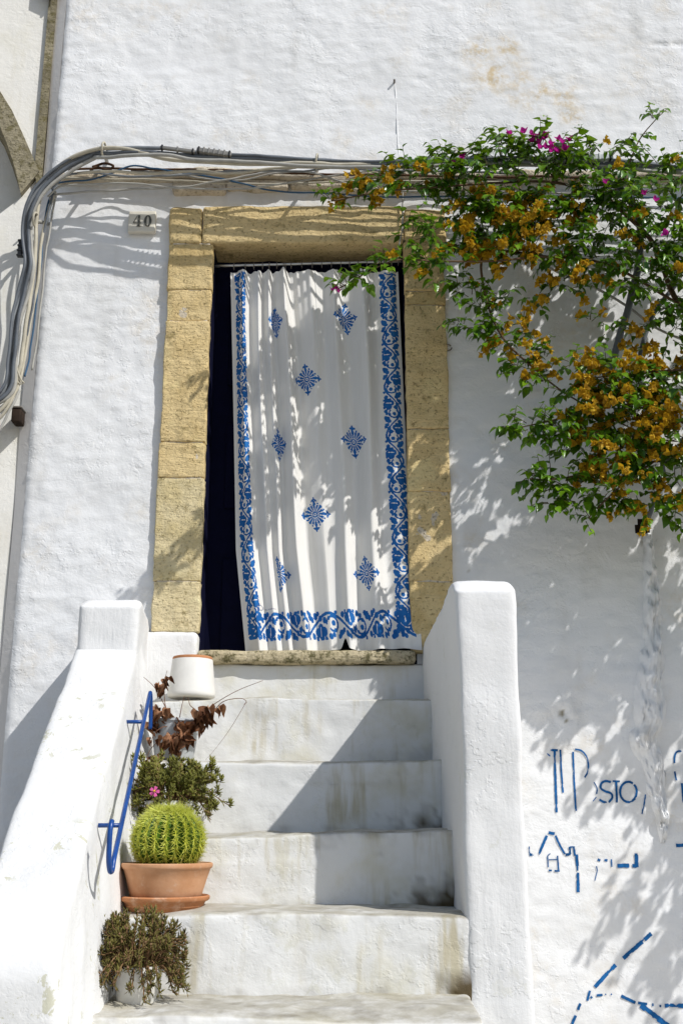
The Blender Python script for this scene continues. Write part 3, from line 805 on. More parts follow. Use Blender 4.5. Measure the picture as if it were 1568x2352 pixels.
# terracotta bowl and saucer, cactus
b2 = pot_on(.738, 378, 2060, -.0515)
sa = mesh_obj('saucer', *lathe([(.098, 0), (.104, .003), (.118, .026), (.124, .028), (.129, .032), (.1295, .040), (.125, .043), (.119, .040), (.112, .014), (.02, .010)], *b2, wob=.006), M['terracotta_saucer'], base=b2, autosharp=55)
tag(sa, 'round terracotta saucer under the cactus bowl', 'saucer')
b3 = b2+Vector((.004, 0, .011))
bowl = thing('plant_bowl', b3, 'wide terracotta bowl holding the round cactus', 'plant pot')
a = NT('terracotta_bowl'); sx = a.n('ShaderNodeSeparateXYZ'); a.l(a.pos, sx.inputs[0])
band_z = a.math('ADD', sx.outputs[2], a.math('MULTIPLY', a.noise(18, 4, stretch=(1, 1, .2)), .03))  # ragged height for the darker band low on the bowl and paler foot
cc = a.mix(a.ramp(a.noise(10, 5, .65), .35, .7), (.62, .35, .20), (.53, .27, .135))
cc = a.mix(a.ramp(a.noise(16, 5, .7), .54, .70, 0, .55), cc, (.68, .52, .40))
cc = a.mix(a.ramp(band_z, b3.z+.034, b3.z+.060, .85, 0), cc, (.24, .09, .04))
cc = a.mix(a.ramp(band_z, b3.z+.012, b3.z+.022, .7, 0), cc, (.50, .36, .25))
M['bowl'] = a.done(a.bsdf(cc, .8, .2, a.bump(a.noise(60, 4), .0008)))
mesh_obj('bowl_body', *lathe([(.086, 0), (.092, .003), (.103, .035), (.115, .075), (.1245, .103), (.1285, .106), (.1315, .112), (.131, .119), (.127, .121), (.121, .117), (.112, .075), (.09, .03)], *b3, wob=.004), M['bowl'], bowl, autosharp=55)
mesh_obj('soil', *lathe([(.118, .098), (.06, .104), (.001, .104)], *b3, seg=32, wob=.02), M['soil'], bowl)
cc0 = b3+Vector((.0, 0, .100))
cact = thing('cactus', cc0, 'round golden barrel cactus with yellow spines in the terracotta bowl', 'cactus')
R = .087; HH = .087; ribs = 21
def cpt(a, t, k=1.0):        # t: polar angle from the top
    rr = R*(math.sin(t)**.85)*(1+.0)
    f = 1+.14*math.cos(a*ribs)*min(1, math.sin(t)*1.3)*k
    z = .082+HH*math.cos(t)*.98
    if t < .5: z -= .02*(1-t/.5)**2
    return Vector((rr*f*math.cos(a), rr*f*math.sin(a), z))
V = []; Fc = []; NA, NTT = ribs*8, 40
for i in range(NTT+1):
    t = .02+(2.62-.02)*i/NTT
    for k in range(NA): V.append(cc0+cpt(2*math.pi*k/NA, t))
for i in range(NTT):
    for k in range(NA): a = i*NA+k; b = i*NA+(k+1) % NA; Fc.append((a, a+NA, b+NA, b))
Fc.append(tuple(range(NA)))
mesh_obj('cactus_body', V, Fc, M['cactus'], cact)
sv, sf, stn = [], [], []
def spine(p, d, L, r, tint):
    o = d.orthogonal().normalized(); b = d.cross(o); n = len(sv)
    for k in range(3):
        a = k*2.0944; sv.append(p+(o*math.cos(a)+b*math.sin(a))*r)
    sv.append(p+d*L); stn.extend([tint*.8, tint*.8, tint*.8, min(1, tint*1.1)])
    sf.extend([(n, n+1, n+3), (n+1, n+2, n+3), (n+2, n, n+3)])
for k in range(ribs):
    a = 2*math.pi*k/ribs
    for j in range(19):
        t = .12+j*.128+random.uniform(-.02, .02); p = cpt(a, t); q = cpt(a, t+.02)
        nrm = Vector((math.cos(a)*math.sin(t), math.sin(a)*math.sin(t), math.cos(t)*.95+.05)).normalized()
        ns = 9 if j > 2 else 16
        side = Vector((-math.sin(a), math.cos(a), 0)); dn_ = (q-p).normalized()
        for s in range(ns):
            an = 2*math.pi*s/ns+random.uniform(-.3, .3); el = random.uniform(.25, .75) if s else 1.2
            d = (nrm*math.sin(el)+(side*math.cos(an)+dn_*math.sin(an))*math.cos(el)).normalized()
            low = max(0, (t-1.75)/.8)
            tint = max(.0, min(1, .95-.75*low+random.uniform(-.2, .12)-(.18 if t > 1.0 else 0)))
            spine(cc0+p, d, random.uniform(.018, .032)*(1.5 if j < 4 else 1.05), .00115, tint)
o = mesh_obj('spines', [tuple(v) for v in sv], sf, M['spine'], cact, smooth=False, attrs={'tint': stn}); o['kind'] = 'stuff'

# ------------------------------------------------------------------ leaves
def leaf_geo(seed, w=.30, fold=.10, droop=.18, curl=0., segs=4, point=1.5):
    r = random.Random(seed); V = []; Fc = []
    for i in range(segs+1):
        t = i/segs
        wd = w*(math.sin(math.pi*min(1, t**.72)))**.9 if 0 < t < 1 else 0
        z = -droop*t*t+curl*math.sin(t*5+seed)
        x0 = .05*math.sin(t*4+seed)
        if i in (0, segs): V.append((x0, t, z))
        else: V += [(x0-wd*(1+r.uniform(-.12, .12)), t-.02, z+fold*wd/w+curl*r.uniform(-1, 1)), (x0, t, z), (x0+wd*(1+r.uniform(-.12, .12)), t-.02, z+fold*wd/w+curl*r.uniform(-1, 1))]
    Fc += [(0, 2, 1), (0, 3, 2)]
    for i in range(1, segs-1):
        a = 1+(i-1)*3; Fc += [(a, a+1, a+4, a+3), (a+1, a+2, a+5, a+4)]
    a = 1+(segs-2)*3; n = len(V)-1; Fc += [(a, a+1, n), (a+1, a+2, n)]
    return np.array(V), Fc
def bract_geo(seed, dry=True):
    V = []; Fc = []; r = random.Random(seed)
    for k in range(3):
        v, f = leaf_geo(seed+k, w=.40, fold=.16, droop=-.05, curl=.07 if dry else .03, segs=4)
        a = 2*math.pi*k/3+r.uniform(-.3, .3); el = r.uniform(.55, 1.1)
        m = Matrix.Rotation(a, 3, 'Z') @ Matrix.Rotation(el, 3, 'X')
        vv = v @ np.array(m).T; o = len(V); V += [tuple(x) for x in vv]; Fc += [tuple(i+o for i in q) for q in f]
    return np.array(V), Fc
def frame(d, up):
    d = d.normalized(); x = d.cross(up)
    if x.length < 1e-4: x = d.orthogonal()
    x.normalize(); z = x.cross(d); return Matrix((x, d, z)).transposed()
def variants(name, geos, mat, tints):
    out = []
    for i, (v, f) in enumerate(geos):
        me = bpy.data.meshes.new(name); me.from_pydata([tuple(x) for x in v], [], f)
        at = me.attributes.new('tint', 'FLOAT', 'POINT'); at.data.foreach_set('value', np.full(len(v), tints[i], dtype=np.float32))
        me.polygons.foreach_set('use_smooth', [True]*len(me.polygons)); me.materials.append(mat); out.append(me)
    return out
def place(items, geos, mat, parent, single, stuff, nsingle, key, tints):
    """items: (pos, rot 3x3, scale, tint, variant). The nearest ones become parts of their own, the rest one joined part"""
    items = sorted(items, key=key); base = wloc[parent.name]
    mes = variants(single, geos, mat, tints)
    for (p, m, s, t, g) in items[:nsingle]:
        o = bpy.data.objects.new(single, mes[g]); C.objects.link(o); o.parent = parent
        o.matrix_local = Matrix.Translation(p-base) @ m.to_4x4() @ Matrix.Scale(s, 4)
    rest = items[nsingle:]
    if not rest: return
    VV = []; FF = []; TT = []; n = 0
    for (p, m, s, t, g) in rest:
        v, f = geos[g]; vv = (v*s) @ np.array(m).T+np.array(p); VV.append(vv); FF += [tuple(i+n for i in q) for q in f]; TT.append(np.full(len(v), t)); n += len(v)
    o = mesh_obj(stuff, np.concatenate(VV), FF, mat, parent, attrs={'tint': np.concatenate(TT)}); o['kind'] = 'stuff'
camp = Vector((0, -D, E))

# ------------------------------------------------------------------ dead plant in the bucket
dp = thing('dead_plant', b1+Vector((0, 0, .10)), 'dead plant with curled brown leaves sprawling out of the grey bucket', 'plant')
o1 = b1+Vector((0, 0, .11)); YB = (.884-1)*D
def bp(px, py, d=.872): return P(px, py, d)
stems = [[o1, bp(388, 1640), bp(368, 1600), bp(352, 1575), bp(330, 1555)], [o1, bp(395, 1660), bp(380, 1620), bp(378, 1570), bp(384, 1540)],
         [o1, bp(430, 1668), bp(462, 1640), bp(500, 1612), bp(548, 1585), bp(604, 1563)], [o1, bp(440, 1672), bp(480, 1645), bp(512, 1612), bp(552, 1604), bp(566, 1612), bp(560, 1618)],
         [bp(566, 1612), bp(530, 1672), bp(498, 1716), bp(472, 1746)],
         [o1, bp(410, 1660, .86), bp(405, 1690, .857), bp(402, 1720, .856)], [o1, bp(412, 1650), bp(418, 1620), bp(424, 1598)], [o1, bp(380, 1690, .86), bp(350, 1716, .856), bp(336, 1742, .85)],
         [o1, bp(374, 1670, .86), bp(352, 1690, .858), bp(348, 1720, .858)], [bp(455, 1655), bp(450, 1632), bp(437, 1620), bp(432, 1602)]]
for i, s in enumerate(stems):
    mesh_obj('stem', *tube(crom(s, 5), .0022 if i not in (4,) else .0009, 5, taper=lambda t: 1-.6*t), M['dead_stem'], dp)
dgeo = [leaf_geo(900+i, w=.22+.05*(i % 3), fold=.85, droop=.50, curl=.20, segs=6) for i in range(6)]
items = []
def dl(px, py, s, ang, d=.868, n=1, spread=14):
    for _ in range(int(n*1.25)):
        p = bp(px+random.uniform(-spread, spread), py+random.uniform(-spread, spread), d+random.uniform(-.006, .006))
        a = math.radians(ang+random.uniform(-35, 35)); dr = Vector((math.cos(a), random.uniform(-.5, .2), math.sin(a)))
        t = random.random(); items.append((p, frame(dr, Vector((random.uniform(-.6, .6), -1, random.uniform(-.4, .6)))), s*random.uniform(.8, 1.15), t, int(t*5.99)))
dl(368, 1585, .036, -80, n=5); dl(385, 1560, .030, -85, n=4, spread=7); dl(372, 1625, .050, -85, n=7); dl(368, 1655, .040, -70, n=5); dl(400, 1665, .045, -60, n=5, spread=9)
dl(356, 1582, .02, -100, n=3); dl(440, 1665, .042, -110, n=5, spread=9); dl(462, 1645, .046, -100, n=6, spread=10); dl(480, 1632, .044, -85, n=5, spread=10); dl(508, 1620, .036, -85, n=3, spread=5); dl(455, 1662, .034, -100, n=4)
dl(405, 1695, .045, -95, .858, 9, 16); dl(425, 1690, .045, -55, .858, 5, 8); dl(385, 1700, .035, -130, .858, 5, 8); dl(338, 1742, .038, -60, .848, 2, 4); dl(372, 1735, .034, -100, .85, 2, 5); dl(352, 1700, .026, -85, .858, 3, 6); dl(415, 1725, .03, -90, .857, 2, 5)
place(items, dgeo, M['dead_leaf'], dp, 'dried_leaf', 'dried_leaves', 300, lambda it: (it[0]-camp).length, [i/5 for i in range(6)])

# ------------------------------------------------------------------ purslane bushes
def bush(name, base, rx, ry, hgt, nst, mat, label, seed, droop, lw=.0022, leafl=(.010, .017), flower=None, potr=.06, poth=.09, potlabel='', nl=4, sr=.0017, loose=.03):
    r = random.Random(seed)
    pt = thing('plant_pot', base, potlabel, 'plant pot')
    mesh_obj('pot_body', *lathe([(potr*.78, 0), (potr*.82, .003), (potr*.97, poth*.85), (potr*1.04, poth*.86), (potr*1.04, poth), (potr*.95, poth), (potr*.92, poth*.8)], *base), M['white_pot'], pt, autosharp=50)
    mesh_obj('soil', *lathe([(potr*.93, poth*.84), (.001, poth*.88)], *base, seg=24), M['soil'], pt)
    t = thing(name, base+Vector((0, 0, poth*.85)), label, 'plant')
    sm = MB(); LV = []; LF = []; LT = []
    c0 = base+Vector((0, 0, poth*.85))
    for i in range(nst):
        a = r.uniform(0, 2*math.pi); f = math.sqrt(r.random()); p0 = c0+Vector((math.cos(a)*potr*.7*f, math.sin(a)*potr*.7*f, 0))
        el = r.uniform(-.55, 1.0)**1 if r.random() < droop else r.uniform(.35, 1.3)
        end = c0+Vector((math.cos(a)*rx*math.cos(el), math.sin(a)*ry*math.cos(el), (hgt-poth*.85)*math.sin(el) if el > 0 else poth*1.0*math.sin(el)))
        end += Vector((r.uniform(-1, 1), r.uniform(-1, 1), r.uniform(-.7, 1)))*loose; end = c0+(end-c0)*(r.uniform(.72, 1.16) if loose > .02 else 1)
        mid = p0.lerp(end, .5)+Vector((math.cos(a)*.01, math.sin(a)*.01, .022+.02*r.random()))
        pts = crom([p0, mid, end, end+(end-mid)*.12+Vector((0, 0, .012))], 5)
        sm.add(*tube(pts, sr, 4, taper=lambda q: 1-.55*q))
        tint0 = r.random()
        for j in range(4, len(pts)):
            for s in range(nl):
                p = pts[j].lerp(pts[j-1], r.random()); tdir = (pts[j]-pts[j-1]).normalized()
                dd = (tdir*r.uniform(.5, 1.3)+Vector((r.uniform(-1, 1), r.uniform(-1, 1), r.uniform(-.5, 1)))*.8).normalized()
                L = r.uniform(*leafl); ww = lw*r.uniform(.7, 1.25); o = dd.orthogonal().normalized(); b = dd.cross(o); n = len(LV)
                LV.append(p)
                for k in range(4): LV.append(p+dd*L*.55+(o*math.cos(k*1.5708)+b*math.sin(k*1.5708)*.55)*ww)
                LV.append(p+dd*L)
                for k in range(4): k2 = (k+1) % 4; LF += [(n, n+1+k2, n+1+k), (n+1+k, n+1+k2, n+5)]
                LT += [max(0, min(1, tint0*.6+r.random()*.4))]*6
        # bud at the tip
        if r.random() < .5:
            p = pts[-1]; n = len(LV); q = .0042
            for dv in ((0, 0, -1), (1, 0, 0), (0, 1, 0), (-1, 0, 0), (0, -1, 0), (0, 0, 1.4)): LV.append(p+Vector(dv)*q)
            for k in range(4): k2 = (k+1) % 4; LF += [(n, n+1+k2, n+1+k), (n+1+k, n+1+k2, n+5)]
            LT += [.95]*6
    mesh_obj('stems', sm.v, sm.f, M['bush_stem'], t)['kind'] = 'stuff'
    mesh_obj('leaves', [tuple(v) for v in LV], LF, mat, t, attrs={'tint': LT})['kind'] = 'stuff'
    return t
b4 = pot_on(.812, 390, 1880, -.0035)
fb = bush('flowering_bush', b4, .148, .12, .200, 170, M['bush_leaf'], 'bushy green purslane with one pink flower behind the cactus', 5, .45, lw=.0028, leafl=(.014, .026), potr=.075, poth=.095, potlabel='white pot hidden under the green purslane behind the cactus')
b5 = pot_on(.668, 316, 2290, -.0965)
bush('dry_bush', b5, .116, .10, .205, 240, M['bush_dry'], 'half dried brownish purslane tangle on the step below the cactus', 9, .80, nl=2, sr=.0024, loose=.02, lw=.0019, leafl=(.012, .024), potr=.062, poth=.095, potlabel='small white pot under the half dried purslane tangle')
# the one pink flower
fp = P(356, 1818, .778); pv = []; pf_ = []; tt = []
for k in range(5):
    a = k*2*math.pi/5; n = len(pv)
    for (rr, da, dz) in ((.002, 0, 0), (.010, -.5, .002), (.0165, -.32, .0), (.0155, 0, -.002), (.0165, .32, .0), (.010, .5, .002)):
        pv.append(fp+Vector((rr*math.cos(a+da), -.004-dz-(rr*.25), rr*math.sin(a+da)))); tt.append(.9)
    pf_.append((n, n+1, n+2, n+3, n+4, n+5))
M['petal'] = plain('pink_petal', (.78, .14, .42), .6, .2, var=.1)
fl = mesh_obj('flower', pv, pf_, M['petal'], fb, attrs={'tint': tt}); fl['label'] = 'pink open flower'
M['pollen'] = plain('yellow_stamens', (.75, .45, .03), .7, .2)
mesh_obj('flower_centre', *lathe([(.0005, -.002), (.004, 0), (.003, .004), (.0005, .005)], fp.x, fp.y-.012, fp.z, 10), M['pollen'], fl)
mesh_obj('flower_stalk', *tube(crom([fp+Vector((0, 0, 0)), fp+Vector((.004, .03, -.03)), b4+Vector((0, 0, .1))], 4), .0014, 5), M['twig'], fb)

# =================================================================== CABLES
def cable(pts, r, mat, label, name='cable', n=8):
    c = [WB(px, py, b) for (px, py, b) in pts]
    pts_ = crom(c, n); a_ = np.array([tuple(q_) for q_ in pts_]); sd_ = (len(label)*7+int(r*1e5)) % 97
    for ax_ in (0, 2): a_[:, ax_] += .0055*fbm(a_+sd_, 5.5, 3, sd_+ax_)
    a_[:, 1] += .006*fbm(a_+sd_, 4, 2, sd_+5)
    o = mesh_obj(name, *tube(a_, r, 8), M[mat], base=c[0]); tag(o, label, 'cable', 'cables strung along the house front'); return o
def shift(pts, dx, dy, db): return [(x+dx, y+dy, b+db) for (x, y, b) in pts]
RT = [(930, 374, .22), (1060, 368, .22), (1200, 366, .22), (1340, 370, .22), (1480, 380, .22), (1640, 392, .22), (1900, 400, .2)]
left_down = [(150, 372, .18), (112, 405, .16), (92, 448, .14), (82, 508, .13), (80, 585, .12), (72, 660, .10), (56, 760, .09), (44, 850, .08), (30, 905, .08), (-20, 960, .08), (-120, 1010, .08)]
cable([(x, y, b) for (x, y, b) in reversed(RT)]+[(784, 377, .235), (725, 374, .24), (640, 377, .24), (550, 377, .24), (450, 371, .235), (375, 362, .23), (300, 345, .22), (240, 341, .215), (190, 352, .20)]+left_down, .0092, 'cab_tan', 'thick tan cable arching over the number tile on top of the bundle')
gl = [(200, 352, .18), (140, 385, .17), (95, 425, .16), (66, 470, .15), (56, 520, .13), (58, 565, .12), (62, 610, .12), (46, 680, .10), (30, 740, .10), (24, 820, .09), (16, 890, .08), (-40, 930, .08), (-150, 990, .08)]
base_run = [(x, y-4, b-.01) for (x, y, b) in reversed(RT)]+[(784, 371, .20), (625, 362, .20), (540, 358, .20), (450, 352, .20), (400, 345, .20), (310, 342, .20), (240, 345, .19)]
cable(base_run+gl, .0092, 'cab_grey', 'thick grey cable along the top edge of the bundle')
cable(shift(base_run[:-1], 0, 7, .022)+[(225, 352, .19)]+shift(gl, 9, 5, .012), .0088, 'cab_dark', 'thick dark cable running under the grey one in the bundle')
cable(shift(base_run[:-1], 0, 10, -.035)+[(232, 356, .16)]+shift(gl, 4, 10, -.02), .0084, 'cab_grey', 'grey cable twisted against the wall side of the bundle')
cable(shift(base_run[:-1], 0, 14, .055)+[(225, 360, .21)]+shift(gl, 14, 12, .004), .0084, 'cab_light', 'light grey cable along the lower edge of the bundle')
cable(shift(base_run, 0, 1, .03)[:9]+[(520, 356, .23), (430, 352, .22), (350, 356, .21), (300, 352, .21), (220, 352, .2)]+shift(gl, -5, -2, .02), .0070, 'cab_dark', 'thin dark cable weaving through the front of the bundle')
cable([(118, 448, .10), (124, 424, .10), (160, 416, .10), (210, 412, .10), (255, 398, .10), (305, 380, .10), (352, 386, .10), (420, 398, .10), (500, 411, .10), (560, 424, .10), (640, 438, .10), (760, 446, .10), (900, 452, .10), (1050, 450, .10), (1300, 452, .1), (1700, 460, .1)], .0042, 'cab_blue', 'thin blue wire looping below the bundle over the lintel')
cable([(112, 470, .06), (118, 452, .08), (150, 444, .09), (250, 440, .09), (350, 434, .09), (450, 427, .09), (525, 415, .10), (600, 400, .10), (675, 386, .11), (760, 378, .12), (900, 374, .12)], .0055, 'cab_light', 'grey cable rising from the wall corner across the lintel to the bundle')
cable([(112, 430, .10), (135, 412, .10), (180, 408, .10), (270, 412, .09), (350, 410, .09), (440, 416, .09), (520, 424, .09), (640, 424, .09), (760, 416, .09), (900, 414, .09), (1100, 418, .09), (1500, 430, .09)], .0045, 'cab_tan', 'thin tan wire sagging over the stone course')
cable([(300, 392, .06), (400, 398, .07), (500, 412, .08), (560, 414, .08), (625, 400, .09), (700, 393, .09), (750, 405, .09), (790, 420, .09), (860, 436, .08), (1000, 440, .08), (1400, 446, .08)], .0045, 'cab_light', 'pale wire dipping from the ledge to the stone lintel')
cable([(150, 390, .075), (240, 386, .075), (330, 388, .075), (450, 390, .075), (600, 396, .075), (800, 402, .075), (1000, 404, .075), (1400, 410, .075), (1800, 416, .075)], .0055, 'rust', 'rusty old wire lying along the ledge')
cable([(210, 384, .08), (240, 374, .085), (262, 378, .09), (250, 388, .08), (222, 384, .085), (205, 392, .08)], .006, 'rust', 'rusty wire coil on the ledge near the corner')
cable([(118, 446, .07), (108, 480, .07), (100, 540, .06), (96, 600, .06), (84, 690, .05), (74, 760, .05), (66, 830, .05), (58, 866, .05)], .0045, 'cab_blue', 'thin blue wire running down beside the wall corner')
cable([(128, 440, .08), (112, 490, .09), (96, 560, .09), (92, 640, .08), (74, 720, .07), (62, 800, .07), (50, 862, .07), (36, 905, .07), (4, 960, .07), (-60, 1000, .07)], .0075, 'cab_tan', 'tan cable hanging down the wall corner behind the grey bundle')
cable([(132, 446, .05), (118, 520, .05), (102, 620, .05), (92, 720, .045), (84, 790, .045), (74, 850, .04)], .005, 'cab_light', 'pale wire stapled down the edge of the corner strip')
cable([(36, 800, .08), (38, 840, .085), (50, 872, .08), (56, 880, .07), (44, 880, .075), (36, 850, .08), (30, 810, .08)], .004, 'cab_tan', 'loose tan wire loop beside the dark junction box')
cable([(46, 895, .07), (30, 930, .075), (-2, 990, .08), (-60, 1040, .08)], .006, 'cab_light', 'grey wire drooping left from the dark junction box')
cable([(116, 436, .11), (150, 404, .12), (210, 398, .12), (290, 404, .12), (380, 406, .13), (470, 400, .13), (560, 392, .14), (660, 396, .14), (760, 388, .14), (900, 392, .14), (1200, 396, .14)], .005, 'cab_grey', 'grey wire wandering just under the bundle above the ledge')
cable([(110, 452, .13), (140, 428, .14), (200, 426, .14), (300, 421, .13), (400, 428, .13), (500, 434, .13), (600, 430, .13), (700, 412, .13), (800, 398, .13), (900, 388, .13)], .0045, 'cab_light', 'pale wire sagging lowest above the number tile')
cable([(180, 398, .14), (260, 392, .15), (340, 398, .15), (430, 392, .16), (520, 398, .16), (620, 388, .16), (720, 384, .17), (840, 384, .17), (1000, 386, .17)], .0065, 'cab_tan', 'tan cable hugging the underside of the bundle over the doorway')
cable([(122, 442, .10), (110, 500, .10), (92, 566, .09), (84, 650, .08), (70, 730, .08), (56, 810, .07), (40, 880, .07), (8, 930, .07), (-60, 980, .07)], .005, 'cab_dark', 'thin dark wire hanging with the tan cable at the corner')
cable([(921, 405, .05), (925, 450, .045), (922, 520, .045), (917, 560, .04), (913, 592, .03)], .0035, 'cab_light', 'thin upright wire crossing the stone lintel beside the vine')
# in the vine on the right
cable([(1290, 350, .22), (1360, 378, .25), (1450, 470, .25), (1470, 560, .22), (1450, 680, .18), (1420, 780, .14), (1400, 860, .10)], .016, 'cab_dark', 'thick dark cable dropping behind the vine')
cable([(1560, 640, .12), (1500, 720, .12), (1470, 820, .10), (1480, 940, .08), (1520, 1080, .07), (1500, 1160, .06), (1476, 1226, .03)], .010, 'cab_dark', 'black cable entering the broken hole above the plaster ridge')
cable([(1180, 556, .12), (1240, 600, .12), (1320, 640, .13), (1420, 690, .13), (1520, 760, .12), (1640, 800, .12)], .006, 'cab_light', 'pale slack wire hidden among the golden bracts')
def boxed(name, a, b, r, mat, label, ribs=0, cat='cable joint'):
    """long splice box between two points"""
    t = thing(name, a, label, cat); d = (b-a); L = d.length; m = frame(d, Vector((0, 0, 1)))
    p, f = lump_box((-r, 0, -r), (r, L, r), .004, .03, 0); p = p @ np.array(m).T+np.array(a)
    mesh_obj('casing', p, f, M[mat], t)
    for k in range(ribs):
        y = L*(.06+.88*k/max(1, ribs-1)); p, f = lump_box((-r-.003, y-.004, -r-.003), (r+.003, y+.004, r+.003), .002, .03, 0)
        p = p @ np.array(m).T+np.array(a); mesh_obj('rib', p, f, M['black'] if k in (0, ribs-1) else M[mat], t)
    return t
boxed('cable_joint', WB(452, 345, .235), WB(532, 356, .235), .011, 'boxgrey', 'grey ribbed cable joint on the bundle over the doorway', 7)
boxed('cable_joint', WB(368, 339, .235), WB(448, 349, .235), .008, 'boxgrey', 'slim grey cable joint on the bundle left of the ribbed one', 3)
boxed('cable_joint', WB(1292, 366, .28), WB(1406, 362, .28), .013, 'bucket', 'pale bluish cable joint shining through the vine', 9)
boxed('cable_joint', WB(50, 552, .13), WB(46, 590, .13), .010, 'black', 'small black cable joint hanging left of the wall corner', 4)
jb = thing('junction_box', WB(42, 958, .04), 'dark rusty junction box at the wall corner under the hanging cables', 'junction box')
q0 = WB(38, 950, .03); p, f = lump_box((q0.x-.018, -.040, q0.z-.040), (q0.x+.022, .03, q0.z+.024), .006, .03, .001)
mesh_obj('box_body', p, f, M['darkbrown'], jb); p, f = lump_box((q0.x-.022, -.046, q0.z+.0235), (q0.x+.026, .03, q0.z+.031), .003, .03, .001); mesh_obj('box_lid', p, f, M['iron'], jb)
def clamp(px, py, b, px2, py2, label):
    t = thing('cable_clamp', WB(px2, py2, 0), label, 'clamp', 'clamps holding the cables')
    a = WB(px, py, b); c2 = WB(px2, py2, -.02)
    mesh_obj('arm', *tube([a, a.lerp(c2, .5), c2], .009, 8), M['cab_light'], t)
    mesh_obj('loop', *tube([a+Vector((.004*math.sin(x), -.012+.034*math.cos(x), .030*math.sin(x))) for x in np.linspace(0, 6.4, 17)], .005, 6), M['cab_tan'], t)
clamp(240, 347, .20, 247, 376, 'pale clamp holding the bundle above the number tile')
clamp(84, 508, .13, 114, 514, 'grey clamp holding the bundle left of the wall corner')
clamp(727, 374, .21, 728, 392, 'pale clamp holding the bundle over the middle of the doorway')

# =================================================================== BOUGAINVILLEA
vine_base = Vector((2.75, -.25, 0))
bv = thing('bougainvillea', vine_base, 'bougainvillea with golden dried bracts and a few magenta ones spilling over the wall', 'bougainvillea')
# woody stems: from the ground right of the picture up to the cables and out along the wall
main = [[vine_base, Vector((2.7, -.28, .9)), Vector((2.55, -.26, 1.7)), WB(1900, 1000, .24), WB(1740, 880, .22), WB(1560, 700, .22), WB(1500, 560, .25), WB(1400, 460, .30)],
        [WB(1400, 460, .30), WB(1280, 420, .32), WB(1140, 420, .36), WB(1000, 430, .40), WB(880, 440, .42), WB(760, 462, .44)],
        [WB(1560, 700, .22), WB(1400, 610, .3), WB(1260, 590, .36), WB(1130, 600, .42), WB(1000, 600, .50), WB(900, 600, .58), WB(775, 664, .68)],
        [WB(1260, 590, .36), WB(1120, 580, .34), WB(1110, 660, .34), WB(1150, 770, .34), WB(1230, 850, .33), WB(1300, 905, .32), WB(1400, 960, .30), WB(1520, 1010, .28), WB(1640, 1010, .26)],
        [WB(1640, 1010, .26), WB(1520, 950, .36), WB(1400, 930, .42), WB(1290, 960, .45), WB(1180, 985, .46)],
        [WB(1640, 1060, .26), WB(1500, 1060, .38), WB(1380, 1080, .42), WB(1280, 1100, .44), WB(1215, 1100, .45)],
        [WB(1500, 1060, .38), WB(1420, 1120, .4), WB(1350, 1190, .4)],
        [WB(1400, 460, .30), WB(1440, 380, .34), WB(1468, 320, .36), WB(1500, 280, .36), WB(1530, 250, .36)],
        [WB(1280, 420, .32), WB(1240, 370, .34), WB(1200, 330, .36), WB(1165, 312, .36)],
        [WB(1740, 880, .22), WB(1590, 850, .4), WB(1440, 860, .45), WB(1340, 870, .46)],
        [WB(1740, 880, .22), WB(1800, 900, .38), WB(1900, 960, .44), WB(2000, 1060, .48)],
        [WB(1900, 1000, .24), WB(1890, 1120, .4), WB(1950, 1300, .5), WB(2010, 1520, .54)]]
for i, s in enumerate(main):
    r0_ = (.022, .007, .0065, .006, .006, .006, .005, .004, .004, .006, .009, .009)[i]
    mesh_obj('trunk' if i == 0 else 'branch', *tube(crom(s, 8), r0_, 8, taper=lambda t: 1-.6*t), M['bark'], bv)
